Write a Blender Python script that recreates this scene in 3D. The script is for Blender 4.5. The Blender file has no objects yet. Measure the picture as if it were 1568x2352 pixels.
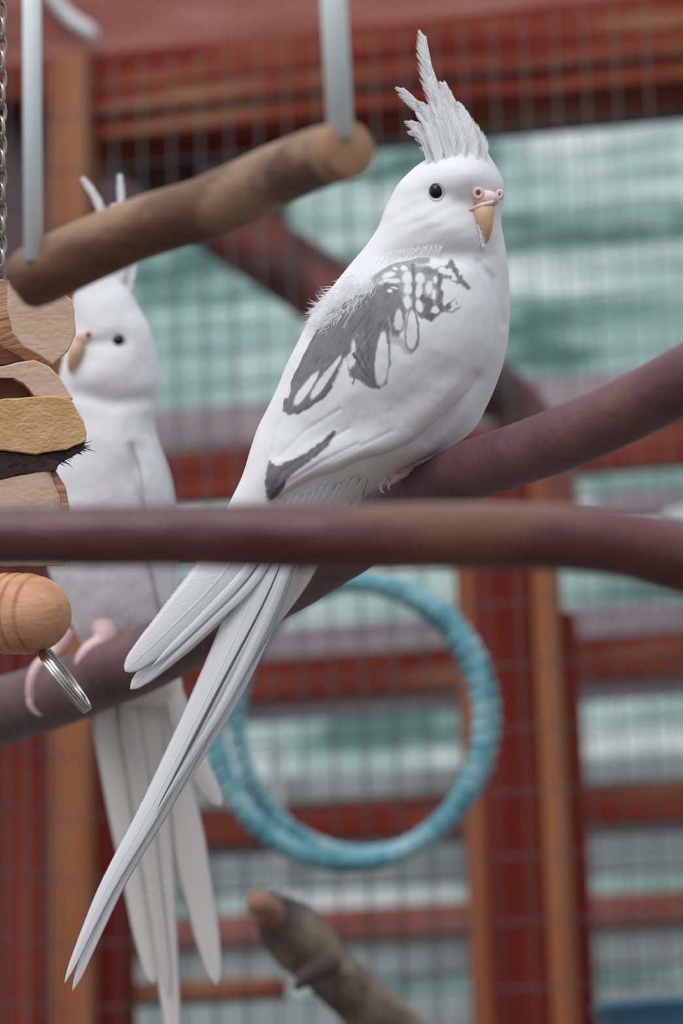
import bpy, bmesh, math, random
from mathutils import Vector, Matrix, noise
from mathutils.bvhtree import BVHTree

random.seed(7)
S = bpy.context.scene
COL = S.collection
R = math.radians

# ------------------------------------------------------------------ camera
W, H = 1568, 2352
LENS, SENS = 100.0, 36.0
FPX = H * LENS / SENS
cam_d = bpy.data.cameras.new('camera')
cam = bpy.data.objects.new('camera', cam_d)
COL.objects.link(cam)
cam_d.sensor_fit = 'VERTICAL'
cam_d.sensor_height = SENS
cam_d.sensor_width = 24.0
cam_d.lens = LENS
cam_d.clip_start = 0.02
PITCH, ROLL = 15.0, 1.7
CM = Matrix.Translation((0, 0, 1.35)) @ Matrix.Rotation(R(90 + PITCH), 4, 'X') @ Matrix.Rotation(R(-ROLL), 4, 'Z')
cam.matrix_world = CM
S.camera = cam
cam_d.dof.use_dof = True
cam_d.dof.focus_distance = 0.985
cam_d.dof.aperture_fstop = 10.5

# ------------------------------------------------------------------ light
wd = bpy.data.worlds.new('overcast_sky')
S.world = wd
wd.use_nodes = True
wn = wd.node_tree.nodes; wl = wd.node_tree.links
bg = wn['Background']
tc = wn.new('ShaderNodeTexCoord')
sx = wn.new('ShaderNodeSeparateXYZ')
mr = wn.new('ShaderNodeMapRange')
mr.inputs[1].default_value = -0.1; mr.inputs[2].default_value = 1.0
rp = wn.new('ShaderNodeValToRGB')
rp.color_ramp.elements[0].color = (0.41, 0.435, 0.46, 1)
rp.color_ramp.elements[1].color = (1.0, 1.05, 1.12, 1)
wl.new(tc.outputs['Generated'], sx.inputs[0])
wl.new(sx.outputs[2], mr.inputs[0])
wl.new(mr.outputs[0], rp.inputs[0])
wl.new(rp.outputs[0], bg.inputs[0])
bg.inputs[1].default_value = 1.05

sun_d = bpy.data.lights.new('overcast_sun', 'SUN')
sun = bpy.data.objects.new('overcast_sun', sun_d)
COL.objects.link(sun)
sun_d.energy = 1.9
sun_d.angle = R(50)
sun_d.color = (1.0, 0.98, 0.96)
sun.rotation_euler = (R(42), R(-8), R(-14))

S.view_settings.view_transform = 'Standard'
S.view_settings.look = 'None'
S.view_settings.gamma = 1.0
S.view_settings.use_curve_mapping = False
S.view_settings.exposure = 0.0

# ------------------------------------------------------------------ helpers
def P(px, py, d=1.0):
    """world point seen at picture point (px, py) at depth d metres"""
    return CM @ Vector(((px - W / 2) * d / FPX, (H / 2 - py) * d / FPX, -d))

def Q(px, py, q, D=1.0):
    """a point of a figure standing at distance D: q is depth behind D, in picture units at D"""
    return P(px, py, D + q * D / FPX)

def link(o, parent=None):
    COL.objects.link(o)
    if parent is not None:
        o.parent = parent
    return o

def tag(o, label=None, cat=None, group=None, kind=None):
    for k, v in (('label', label), ('category', cat), ('group', group), ('kind', kind)):
        if v:
            o[k] = v
    return o

def thing(name, loc, label=None, cat=None, group=None, kind=None):
    o = bpy.data.objects.new(name, None)
    o.empty_display_size = 0.02
    o.location = loc
    link(o)
    return tag(o, label, cat, group, kind)

def root_loc(o):
    v = Vector((0, 0, 0))
    while o is not None:
        v += Vector(o.location)
        o = o.parent
    return v

def mesh_obj(name, verts, faces, mat, parent=None, smooth=True, uvs=None, loc=None):
    """verts in world coordinates"""
    base = root_loc(parent) if parent is not None else Vector((0, 0, 0))
    if loc is None and parent is None:
        c = Vector((0, 0, 0))
        for v in verts: c += Vector(v)
        loc = c / len(verts)
    own = Vector(loc) - base if loc is not None else Vector((0, 0, 0))
    off = base + own
    me = bpy.data.meshes.new(name)
    me.from_pydata([tuple(Vector(v) - off) for v in verts], [], faces)
    me.materials.append(mat)
    if uvs is not None:
        ul = me.uv_layers.new(name='vane')
        for l in me.loops:
            ul.data[l.index].uv = uvs[l.vertex_index]
    me.polygons.foreach_set('use_smooth', [smooth] * len(me.polygons))
    me.update()
    o = bpy.data.objects.new(name, me)
    o.location = own
    link(o, parent)
    return o

def recalc(o):
    bm = bmesh.new(); bm.from_mesh(o.data)
    bmesh.ops.recalc_face_normals(bm, faces=bm.faces)
    bm.to_mesh(o.data); bm.free()
    return o

def catmull(pts, n):
    """pts: list of tuples (any length); n samples"""
    m = len(pts); out = []
    for i in range(n):
        t = i / (n - 1) * (m - 1)
        k = min(int(t), m - 2); f = t - k
        p0 = pts[max(k - 1, 0)]; p1 = pts[k]; p2 = pts[k + 1]; p3 = pts[min(k + 2, m - 1)]
        out.append(tuple(0.5 * (2 * b + (c - a) * f + (2 * a - 5 * b + 4 * c - d) * f * f + (3 * b - a - 3 * c + d) * f ** 3)
                         for a, b, c, d in zip(p0, p1, p2, p3)))
    return out

def tube(pts, radii, seg=16, n=None, closed=False, bump=0.0, bs=30.0, cap=True):
    """returns verts, faces of a tube through world points"""
    if n:
        pr = catmull([tuple(p) + (r,) for p, r in zip(pts, radii)], n)
        pts = [Vector(a[:3]) for a in pr]; radii = [max(a[3], 1e-5) for a in pr]
    else:
        pts = [Vector(p) for p in pts]
    N = len(pts); V = []; F = []
    up = None
    for i in range(N):
        if closed:
            t = (pts[(i + 1) % N] - pts[i - 1]).normalized()
        else:
            t = (pts[min(i + 1, N - 1)] - pts[max(i - 1, 0)]).normalized()
        if up is None:
            up = t.orthogonal().normalized()
        up = (up - t * up.dot(t)).normalized()
        b = t.cross(up)
        for k in range(seg):
            a = 2 * math.pi * k / seg
            dr = up * math.cos(a) + b * math.sin(a)
            r = radii[i]
            if bump:
                r *= 1 + bump * noise.noise((pts[i] + dr * r) * bs) + bump * 0.5 * noise.noise((pts[i] + dr * r) * bs * 3.1)
            V.append(pts[i] + dr * r)
    rng = N if closed else N - 1
    for i in range(rng):
        j = (i + 1) % N
        for k in range(seg):
            l = (k + 1) % seg
            F.append((i * seg + k, i * seg + l, j * seg + l, j * seg + k))
    if not closed and cap:
        a = len(V); V.append(pts[0]); V.append(pts[-1])
        for k in range(seg):
            l = (k + 1) % seg
            F.append((a, l, k)); F.append((a + 1, (N - 1) * seg + k, (N - 1) * seg + l))
    return V, F

def merge(*vf):
    V = []; F = []
    for v, f in vf:
        o = len(V); V += list(v); F += [tuple(i + o for i in q) for q in f]
    return V, F

def box_vf(o, ax, ay, az):
    """box from corner o with edge vectors"""
    o = Vector(o); V = [o + ax * i + ay * j + az * k for k in (0, 1) for j in (0, 1) for i in (0, 1)]
    F = [(0, 2, 3, 1), (4, 5, 7, 6), (0, 1, 5, 4), (2, 6, 7, 3), (0, 4, 6, 2), (1, 3, 7, 5)]
    return V, F

def bevel(o, w, seg=2, jitter=0.0):
    bm = bmesh.new(); bm.from_mesh(o.data)
    bmesh.ops.recalc_face_normals(bm, faces=bm.faces)
    bmesh.ops.bevel(bm, geom=list(bm.edges), offset=w, segments=seg, profile=0.5, affect='EDGES')
    bm.to_mesh(o.data); bm.free()
    return o

def ell(c, rx, ry, rz, axes=None, nu=24, nv=14):
    V = []; F = []
    if axes is None: axes = CM.to_3x3()
    ax = [axes @ Vector(e) for e in ((1, 0, 0), (0, 1, 0), (0, 0, 1))]
    for j in range(nv + 1):
        th = math.pi * j / nv
        for i in range(nu):
            a = 2 * math.pi * i / nu
            V.append(c + ax[0] * rx * math.sin(th) * math.cos(a) + ax[1] * ry * math.cos(th) + ax[2] * rz * math.sin(th) * math.sin(a))
    for j in range(nv):
        for i in range(nu):
            k = (i + 1) % nu
            F.append((j * nu + i, j * nu + k, (j + 1) * nu + k, (j + 1) * nu + i))
    return V, F

# ------------------------------------------------------------------ materials
def lin(r, g, b):
    f = lambda c: (c / 255 / 12.92) if c / 255 <= 0.04045 else ((c / 255 + 0.055) / 1.055) ** 2.4
    return (f(r), f(g), f(b), 1)

def mat(name, stops, scale=(20, 20, 20), detail=6, rough=0.6, bump=0.0, bscale=None, spec=0.5, metal=0.0, dist=0.0,
        sss=0.0, coords='Object', rot=(0, 0, 0), sheen=0.0, extra=None):
    m = bpy.data.materials.new(name); m.use_nodes = True
    nt = m.node_tree; n = nt.nodes; l = nt.links
    b = n['Principled BSDF']
    b.inputs['Roughness'].default_value = rough
    b.inputs['Metallic'].default_value = metal
    b.inputs['Specular IOR Level'].default_value = spec
    if sheen: b.inputs['Sheen Weight'].default_value = sheen
    if sss:
        b.inputs['Subsurface Weight'].default_value = sss
        b.inputs['Subsurface Radius'].default_value = (0.004, 0.003, 0.003)
        b.inputs['Subsurface Scale'].default_value = 1.0
    t = n.new('ShaderNodeTexCoord'); mp = n.new('ShaderNodeMapping')
    mp.inputs['Scale'].default_value = scale; mp.inputs['Rotation'].default_value = rot
    l.new(t.outputs[coords], mp.inputs[0])
    nz = n.new('ShaderNodeTexNoise'); nz.inputs['Scale'].default_value = 1.0
    nz.inputs['Detail'].default_value = detail; nz.inputs['Distortion'].default_value = dist
    l.new(mp.outputs[0], nz.inputs[0])
    cr = n.new('ShaderNodeValToRGB')
    while len(cr.color_ramp.elements) < len(stops): cr.color_ramp.elements.new(0.5)
    for e, (p, c) in zip(cr.color_ramp.elements, stops):
        e.position = p; e.color = c
    l.new(nz.outputs['Fac'], cr.inputs[0])
    l.new(cr.outputs[0], b.inputs['Base Color'])
    if bump:
        mp2 = n.new('ShaderNodeMapping'); mp2.inputs['Scale'].default_value = bscale or tuple(s * 4 for s in scale)
        mp2.inputs['Rotation'].default_value = rot
        l.new(t.outputs[coords], mp2.inputs[0])
        nb = n.new('ShaderNodeTexNoise'); nb.inputs['Scale'].default_value = 1.0; nb.inputs['Detail'].default_value = 5
        l.new(mp2.outputs[0], nb.inputs[0])
        bp = n.new('ShaderNodeBump'); bp.inputs['Strength'].default_value = 1.0; bp.inputs['Distance'].default_value = bump
        l.new(nb.outputs['Fac'], bp.inputs['Height']); l.new(bp.outputs[0], b.inputs['Normal'])
    return m

m_body = mat('white_plumage', [(0.3, lin(217, 216, 219)), (0.7, lin(227, 227, 229))], scale=(40, 40, 40), rough=0.9,
             bump=0.00025, bscale=(330, 330, 120), spec=0.15, sss=0.25)
m_bodyfar = mat('white_plumage_far', [(0.3, lin(214, 213, 215)), (0.7, lin(226, 225, 228))], scale=(30, 30, 30), rough=0.9, bump=0.0008,
                bscale=(200, 200, 90), spec=0.15, sss=0.25)
m_eye = mat('eye_black', [(0.4, lin(12, 14, 16)), (0.6, lin(18, 20, 22))], rough=0.12, spec=0.35)
m_ring = mat('eyelid_skin', [(0.3, lin(178, 174, 176)), (0.7, lin(196, 192, 194))], rough=0.6)
m_beak = mat('beak_horn', [(0.3, lin(196, 160, 128)), (0.7, lin(214, 178, 144))], scale=(90, 90, 40), rough=0.4, sss=0.2, bump=0.0002)
m_cere = mat('cere_skin', [(0.3, lin(206, 172, 168)), (0.7, lin(226, 204, 202))], scale=(150, 150, 150), rough=0.6, bump=0.0003, sss=0.3)
m_nostril = mat('nostril_hole', [(0.3, lin(120, 66, 56)), (0.7, lin(150, 86, 74))], rough=0.8)
m_foot = mat('foot_skin', [(0.3, lin(212, 172, 172)), (0.7, lin(234, 204, 204))], scale=(200, 200, 200), rough=0.55, bump=0.0004, bscale=(900, 900, 900), sss=0.2)
m_claw = mat('claw_horn', [(0.3, lin(226, 212, 206)), (0.7, lin(238, 226, 222))], rough=0.35)

m_mauve = mat('mauve_bark', [(0.28, lin(66, 42, 44)), (0.45, lin(96, 64, 70)), (0.56, lin(106, 72, 76)), (0.64, lin(112, 88, 62))],
              scale=(14, 26, 26), rough=0.5, bump=0.0008, bscale=(90, 160, 160), spec=0.4)
m_plum = mat('plum_bark', [(0.27, lin(58, 24, 30)), (0.45, lin(76, 36, 42)), (0.56, lin(86, 46, 50)), (0.63, lin(106, 66, 48))],
             scale=(9, 30, 30), rough=0.36, bump=0.001, bscale=(60, 200, 200), spec=0.5)
m_swing = mat('swing_wood', [(0.36, lin(82, 52, 36)), (0.5, lin(106, 74, 52)), (0.62, lin(150, 120, 94))],
              scale=(8, 50, 50), rough=0.6, bump=0.001, bscale=(40, 200, 200), rot=(0, R(25), 0))
m_cut = mat('cut_wood_end', [(0.3, lin(140, 104, 76)), (0.7, lin(164, 128, 98))], scale=(80, 80, 80), rough=0.7)
m_stub = mat('old_cut_end', [(0.35, lin(92, 66, 58)), (0.6, lin(146, 108, 86))], scale=(40, 40, 40), rough=0.9, bump=0.002)
m_rod = mat('white_rod', [(0.3, lin(222, 234, 238)), (0.7, lin(232, 242, 245))], rough=0.35)
m_steel = mat('steel', [(0.3, lin(170, 168, 162)), (0.7, lin(196, 194, 188))], rough=0.22, metal=1.0)
m_chain = mat('chain_metal', [(0.3, lin(150, 140, 130)), (0.7, lin(186, 178, 170))], rough=0.3, metal=1.0)
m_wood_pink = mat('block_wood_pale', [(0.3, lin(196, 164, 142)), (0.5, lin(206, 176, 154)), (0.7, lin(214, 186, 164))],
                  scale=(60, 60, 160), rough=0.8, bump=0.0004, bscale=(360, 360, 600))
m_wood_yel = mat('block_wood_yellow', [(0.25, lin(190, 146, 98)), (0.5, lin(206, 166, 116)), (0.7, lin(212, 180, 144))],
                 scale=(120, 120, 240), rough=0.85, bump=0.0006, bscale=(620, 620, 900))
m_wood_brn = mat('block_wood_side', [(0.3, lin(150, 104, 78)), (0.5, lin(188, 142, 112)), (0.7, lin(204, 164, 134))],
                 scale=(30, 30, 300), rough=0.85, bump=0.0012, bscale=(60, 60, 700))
m_bark = mat('dark_bark', [(0.3, lin(44, 30, 30)), (0.7, lin(80, 58, 56))], scale=(120, 120, 120), rough=0.9, bump=0.002, bscale=(400, 400, 400))
m_bead = mat('turned_beech', [(0.3, lin(182, 126, 92)), (0.55, lin(200, 148, 114)), (0.75, lin(208, 164, 132))],
             scale=(40, 160, 160), rough=0.5, bump=0.0003)
m_red = mat('red_stained_wood', [(0.34, lin(84, 22, 15)), (0.48, lin(108, 34, 24)), (0.58, lin(122, 56, 40)), (0.68, lin(136, 90, 66))],
            scale=(2.2, 22, 26), rough=0.75, spec=0.15, bump=0.002, bscale=(8, 90, 90), dist=0.3)
m_redv = mat('red_stained_post', [(0.3, lin(78, 20, 14)), (0.5, lin(98, 28, 20)), (0.75, lin(124, 58, 42))],
             scale=(26, 26, 2.2), rough=0.75, spec=0.15, bump=0.002, bscale=(90, 90, 8), dist=0.3)
m_ora = mat('worn_orange_wood', [(0.3, lin(118, 62, 40)), (0.5, lin(144, 88, 60)), (0.75, lin(156, 112, 86))],
            scale=(26, 26, 3), rough=0.8, spec=0.15, bump=0.002, bscale=(90, 90, 8))
m_orah = mat('worn_orange_board', [(0.36, lin(84, 24, 14)), (0.48, lin(106, 38, 26)), (0.58, lin(124, 66, 46)), (0.68, lin(138, 108, 84))],
             scale=(3, 24, 24), rough=0.8, spec=0.15, bump=0.002, bscale=(8, 90, 90))
m_pinkw = mat('faded_pink_wood', [(0.3, lin(126, 74, 66)), (0.5, lin(142, 88, 80)), (0.7, lin(156, 112, 104))],
              scale=(3, 30, 30), rough=0.8, spec=0.15, bump=0.002, bscale=(8, 90, 90))
m_greyw = mat('grey_mauve_wood_and_sheen', [(0.3, lin(122, 112, 116)), (0.5, lin(146, 134, 138)), (0.7, lin(160, 156, 158))],
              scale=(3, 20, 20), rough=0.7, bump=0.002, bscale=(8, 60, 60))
m_dark = mat('dark_plum_wood_and_shade', [(0.3, lin(64, 44, 50)), (0.7, lin(92, 66, 72))], scale=(14, 14, 3), rough=0.7, bump=0.001)
m_wire = mat('galvanised_wire', [(0.3, lin(66, 72, 72)), (0.7, lin(98, 104, 102))], scale=(60, 60, 60), rough=0.7, metal=0.0, spec=0.2)
m_hoop = mat('teal_rope', [(0.35, lin(66, 122, 134)), (0.5, lin(98, 154, 166)), (0.65, lin(146, 178, 186))], scale=(40, 40, 40), rough=0.8, bump=0.002)
m_knot = mat('grey_branch_bark', [(0.38, lin(44, 38, 38)), (0.5, lin(88, 76, 70)), (0.64, lin(128, 114, 92))], scale=(26, 26, 26), rough=0.85, bump=0.004, bscale=(90, 90, 90))
m_pale = mat('pale_plastic', [(0.3, lin(176, 182, 186)), (0.7, lin(206, 210, 214))], rough=0.5)
m_blue = mat('blue_plastic', [(0.3, lin(44, 82, 104)), (0.7, lin(60, 104, 128))], rough=0.5)
m_floor = mat('earth_floor', [(0.3, lin(86, 78, 71)), (0.7, lin(114, 104, 96))], scale=(4, 4, 4), rough=0.95, bump=0.01)
m_brace = mat('brown_plum_branch', [(0.36, lin(46, 28, 28)), (0.48, lin(98, 50, 48)), (0.62, lin(132, 72, 58))], scale=(14, 14, 14), rough=0.7, bump=0.003)
m_greyr = mat('grey_board_and_sheen', [(0.3, lin(120, 124, 124)), (0.5, lin(146, 154, 152)), (0.7, lin(164, 174, 172))],
              scale=(3, 14, 14), rough=0.75, bump=0.002)

def net_material():
    m = bpy.data.materials.new('teal_shade_cloth'); m.use_nodes = True
    nt = m.node_tree; n = nt.nodes; l = nt.links
    b = n['Principled BSDF']; b.inputs['Roughness'].default_value = 0.85; b.inputs['Specular IOR Level'].default_value = 0.2
    out = n['Material Output']
    t = n.new('ShaderNodeTexCoord')
    mp = n.new('ShaderNodeMapping'); mp.inputs['Scale'].default_value = (4, 4, 15)
    l.new(t.outputs['Object'], mp.inputs[0])
    nz = n.new('ShaderNodeTexNoise'); nz.inputs['Scale'].default_value = 1; nz.inputs['Detail'].default_value = 5; nz.inputs['Distortion'].default_value = 0.4
    l.new(mp.outputs[0], nz.inputs[0])
    cr = n.new('ShaderNodeValToRGB')
    for p, c in ((0.34, lin(100, 134, 126)), (0.43, lin(164, 194, 187)), (0.54, lin(194, 218, 212)), (0.64, lin(238, 244, 243))):
        e = cr.color_ramp.elements.new(p); e.color = c
    cr.color_ramp.elements.remove(cr.color_ramp.elements[0]); cr.color_ramp.elements.remove(cr.color_ramp.elements[-1])
    l.new(nz.outputs['Fac'], cr.inputs[0])
    wv = n.new('ShaderNodeTexWave'); wv.bands_direction = 'Z'; wv.inputs['Scale'].default_value = 22; wv.inputs['Distortion'].default_value = 1.5
    l.new(t.outputs['Object'], wv.inputs[0])
    mx = n.new('ShaderNodeMixRGB'); mx.blend_type = 'MULTIPLY'; mx.inputs[0].default_value = 0.1
    l.new(cr.outputs[0], mx.inputs[1]); l.new(wv.outputs[0], mx.inputs[2])
    l.new(mx.outputs[0], b.inputs['Base Color'])
    tr = n.new('ShaderNodeBsdfTranslucent'); l.new(mx.outputs[0], tr.inputs[0])
    ms = n.new('ShaderNodeMixShader'); ms.inputs[0].default_value = 0.45
    l.new(b.outputs[0], ms.inputs[1]); l.new(tr.outputs[0], ms.inputs[2]); l.new(ms.outputs[0], out.inputs[0])
    return m
m_net = net_material()

def feather_mat(name, kind, dark=(128, 126, 130), light=(224, 225, 228), soft=0.0):
    """plumage pattern from the vane coordinates: u along the feather, v across (0..1)"""
    m = bpy.data.materials.new(name); m.use_nodes = True
    nt = m.node_tree; n = nt.nodes; l = nt.links
    b = n['Principled BSDF']; b.inputs['Roughness'].default_value = 0.85; b.inputs['Specular IOR Level'].default_value = 0.2
    b.inputs['Subsurface Weight'].default_value = 0.15; b.inputs['Subsurface Radius'].default_value = (0.003, 0.003, 0.003); b.inputs['Subsurface Scale'].default_value = 1.0
    uv = n.new('ShaderNodeUVMap'); uv.uv_map = 'vane'
    sp = n.new('ShaderNodeSeparateXYZ'); l.new(uv.outputs[0], sp.inputs[0])
    def M(op, a, c=None, clamp=False):
        q = n.new('ShaderNodeMath'); q.operation = op; q.use_clamp = clamp
        for i, x in enumerate((a, c)):
            if x is None: continue
            if isinstance(x, (int, float)): q.inputs[i].default_value = x
            else: l.new(x, q.inputs[i])
        return q.outputs[0]
    u, v = sp.outputs[0], sp.outputs[1]
    av = M('ABSOLUTE', M('SUBTRACT', M('MULTIPLY', v, 2), 1))       # 0 shaft .. 1 edge
    # barbs run obliquely from the shaft
    ob = M('ADD', M('MULTIPLY', u, 1.0), M('MULTIPLY', av, -0.18))
    cb = n.new('ShaderNodeCombineXYZ'); l.new(M('MULTIPLY', ob, 60), cb.inputs[0]); l.new(M('MULTIPLY', v, 3), cb.inputs[1])
    nz = n.new('ShaderNodeTexNoise'); nz.inputs['Scale'].default_value = 1; nz.inputs['Detail'].default_value = 3
    l.new(cb.outputs[0], nz.inputs[0])
    nn = M('MULTIPLY', M('SUBTRACT', nz.outputs['Fac'], 0.5), 1.0)
    def ss(x, lo, hi):
        q = n.new('ShaderNodeMapRange'); q.interpolation_type = 'SMOOTHSTEP'
        q.inputs[1].default_value = lo; q.inputs[2].default_value = hi
        l.new(x, q.inputs[0]); return q.outputs[0]
    avn = M('ADD', av, M('MULTIPLY', nn, 0.25))
    un = M('ADD', u, M('MULTIPLY', nn, 0.08))
    if kind == 'grey':
        mask = M('SUBTRACT', 1.0, M('MULTIPLY', ss(un, 0.0, 0.16), 0.0))
        mask = ss(un, -0.1, 0.12)
    elif kind == 'rim':      # white oval inside a grey border
        e = M('SQRT', M('ADD', M('POWER', M('DIVIDE', M('SUBTRACT', u, 0.56), 0.40), 2.0), M('POWER', M('DIVIDE', av, 0.74), 2.0)))
        mask = ss(M('ADD', e, M('MULTIPLY', nn, 0.12)), 0.9, 1.04)
    elif kind == 'spot':     # grey with a white centre drop
        e = M('SQRT', M('ADD', M('POWER', M('DIVIDE', M('SUBTRACT', u, 0.62), 0.27), 2.0), M('POWER', M('DIVIDE', av, 0.6), 2.0)))
        mask = ss(M('ADD', e, M('MULTIPLY', nn, 0.3)), 0.8, 1.1)
    elif kind == 'tip':      # pale feather darkening to its tip
        mask = ss(M('ADD', un, M('MULTIPLY', av, 0.06)), 0.60, 0.72)
    elif kind == 'edge':     # pale feather, dark stripe on one border
        mask = M('MULTIPLY', ss(M('ADD', v, M('MULTIPLY', nn, 0.15)), 0.62, 0.78), ss(u, 0.0, 0.2))
    else:
        mask = M('MULTIPLY', u, 0.0)
    # soft variation
    dk = n.new('ShaderNodeMixRGB'); dk.inputs[1].default_value = lin(*dark); dk.inputs[2].default_value = lin(*[min(255, c + 26) for c in dark])
    l.new(nz.outputs['Fac'], dk.inputs[0])
    mx = n.new('ShaderNodeMixRGB'); mx.inputs[1].default_value = lin(*light)
    l.new(mask, mx.inputs[0]); l.new(dk.outputs[0], mx.inputs[2])
    l.new(mx.outputs[0], b.inputs['Base Color'])
    bp = n.new('ShaderNodeBump'); bp.inputs['Distance'].default_value = 0.00012
    shaft = M('SUBTRACT', 1.0, ss(av, 0.0, 0.08))
    l.new(M('ADD', nz.outputs['Fac'], M('MULTIPLY', shaft, 1.0)), bp.inputs['Height']); l.new(bp.outputs[0], b.inputs['Normal'])
    if soft:                                     # loose barbs thin out towards the border and the root
        al = ss(M('ADD', M('MULTIPLY', av, -1.0), M('MULTIPLY', nn, soft * 1.4)), -1.0, -1.0 + soft)
        ar = M('MULTIPLY', ss(un, 0.0, 0.18), M('SUBTRACT', 1.0, ss(un, 0.93, 1.01)))
        l.new(M('MULTIPLY', al, ar), b.inputs['Alpha'])
    return m
f_down = mat('down_white', [(0.3, lin(236, 236, 238)), (0.7, lin(242, 242, 244))], rough=0.9, spec=0.1)
_b = f_down.node_tree.nodes['Principled BSDF']; _t = f_down.node_tree.nodes.new('ShaderNodeBsdfTranslucent'); _m = f_down.node_tree.nodes.new('ShaderNodeMixShader')
_t.inputs[0].default_value = lin(236, 236, 238); _m.inputs[0].default_value = 0.15
f_down.node_tree.links.new(_b.outputs[0], _m.inputs[1]); f_down.node_tree.links.new(_t.outputs[0], _m.inputs[2])
f_down.node_tree.links.new(_m.outputs[0], f_down.node_tree.nodes['Material Output'].inputs[0])
f_soft = feather_mat('vane_white_soft', 'white', soft=0.5)
f_white = feather_mat('vane_white', 'white')
f_far = feather_mat('vane_white_far', 'white', light=(212, 208, 206))
f_grey = feather_mat('vane_grey', 'grey', soft=0.35)
f_rim = feather_mat('vane_grey_rim', 'rim', soft=0.12)
f_spot = feather_mat('vane_grey_spotted', 'spot', dark=(122, 120, 126), soft=0.45)
f_tip = feather_mat('vane_grey_tip', 'tip', dark=(104, 102, 106), soft=0.3)
f_edge = feather_mat('vane_grey_edge', 'edge', dark=(130, 128, 132), soft=0.3)
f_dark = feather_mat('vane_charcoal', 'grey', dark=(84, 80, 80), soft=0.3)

# ------------------------------------------------------------------ the setting
mesh_obj('floor', [(-5, -3, 0), (5, -3, 0), (5, 7, 0), (-5, 7, 0)], [(0, 1, 2, 3)], m_floor)['kind'] = 'structure'

YAW = R(10.5)
WX = Vector((math.cos(YAW), -math.sin(YAW), 0))        # along the back wall, to the right
WN = Vector((math.sin(YAW), math.cos(YAW), 0))         # away from the camera
UP = Vector((0, 0, 1))
def wallpt(px, py, dist):
    """point of the vertical plane at dist along WN seen at px, py"""
    o = CM.translation; d = (P(px, py) - o)
    return o + d * (dist / d.dot(WN))
def wallco(px, py, dist):
    p = wallpt(px, py, dist)
    return p.dot(WX), p.z
def wp(s, z, dist):
    o = CM.translation
    return WX * s + WN * (dist + o.dot(WN)) + UP * z

def board(name, px0, py0, px1, py1, dist, thick, m, parent=None, horizontal=True, bev=0.003, extend=(0, 0)):
    """a board of the back wall; corners given by what they cover"""
    xc = 784 if horizontal else (px0 + px1) / 2
    s0 = wallco(px0, (py0 + py1) / 2, dist)[0] - extend[0]; s1 = wallco(px1, (py0 + py1) / 2, dist)[0] + extend[1]
    z1 = wallco(xc, py0, dist)[1]; z0 = wallco(xc, py1, dist)[1]
    o = wp(s0, z0, dist)
    V, F = box_vf(o, WX * (s1 - s0), WN * thick, UP * (z1 - z0))
    # object space aligned to the wall so that the grain follows it
    off = o
    base = root_loc(parent) if parent is not None else Vector((0, 0, 0))
    ob = mesh_obj(name, V, F, m, parent, smooth=False, loc=o)
    bevel(ob, bev)
    return ob

# shade cloth beyond the aviary
V = []; F = []; nx, nz_ = 60, 50
for j in range(nz_ + 1):
    for i in range(nx + 1):
        s = -2.8 + 5.6 * i / nx; z = 0.9 + 2.9 * j / nz_
        V.append(wp(s, z, 3.35 + (z - 1.3) * .42 + 0.03 * noise.noise(Vector((s * 3, z * 2, 1))) + 0.02 * math.sin(z * 30 + s)))
for j in range(nz_):
    for i in range(nx):
        a = j * (nx + 1) + i; F.append((a, a + 1, a + nx + 2, a + nx + 1))
o = mesh_obj('shade_cloth', V, F, m_net)
tag(o, 'pale teal shade cloth stretched out behind the aviary mesh', 'cloth')

# slatted wall of boards beyond the mesh
wb = thing('wall_back', wp(0, 0, 3.0), kind='structure')
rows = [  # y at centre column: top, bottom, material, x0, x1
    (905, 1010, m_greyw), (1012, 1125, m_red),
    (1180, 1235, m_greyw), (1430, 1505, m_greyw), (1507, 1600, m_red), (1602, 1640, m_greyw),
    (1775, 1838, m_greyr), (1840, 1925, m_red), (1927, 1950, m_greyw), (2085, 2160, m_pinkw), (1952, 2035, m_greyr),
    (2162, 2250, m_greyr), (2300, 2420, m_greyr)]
for k, (a, b_, mm) in enumerate(rows):  # grey rows above red ones paint in sky sheen on the slats' upper faces
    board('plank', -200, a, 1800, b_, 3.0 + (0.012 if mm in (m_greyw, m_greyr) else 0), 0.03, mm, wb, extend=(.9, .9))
for px in (-60,):
    board('upright', px, 820, px + 70, 2450, 3.04, 0.04, m_greyr, wb, horizontal=False)
tag(board('timber_rail', 140, 2235, 640, 2282, 2.315, 0.04, m_orah), 'narrow orange-brown timber rail low at the back left', 'rail')

# aviary frame
fb = thing('frame_beam', wp(0, 1.9, 2.3), 'broad weathered red timber beam across the top of the aviary', 'beam')
board('plank', -60, -260, 1700, 70, 2.31, 0.05, m_pinkw, fb, extend=(0, .1))
board('plank', -60, 60, 1700, 150, 2.295, 0.07, m_red, fb, extend=(0, .1))
board('plank', 120, 152, 1700, 205, 2.285, 0.07, m_orah, fb, extend=(0, .1))
board('plank', 150, 207, 1700, 262, 2.292, 0.07, m_orah, fb, extend=(0, .1))
board('plank', 150, 264, 1700, 300, 2.33, 0.06, m_dark, fb, extend=(0, .1))  # dark strip paints in the shadow on the beam's underside

board('plank', 200, 300, 640, 470, 2.6, 0.04, m_dark, fb)  # dark board filling the dark area below the beam

cp = thing('corner_post', wp(-0.2, 0, 2.3), 'worn brown corner post at the left of the aviary, behind the second cockatiel', 'post')
board('post_board', 112, 120, 205, 2500, 2.27, 0.04, m_ora, cp, horizontal=False)
board('post_board', 207, 1560, 285, 2500, 2.29, 0.04, m_redv, cp, horizontal=False)
board('post_board', -60, 120, 110, 640, 2.34, 0.03, m_dark, cp, horizontal=False)
board('post_board', -90, 642, 110, 2500, 2.34, 0.03, m_redv, cp, horizontal=False)

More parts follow.
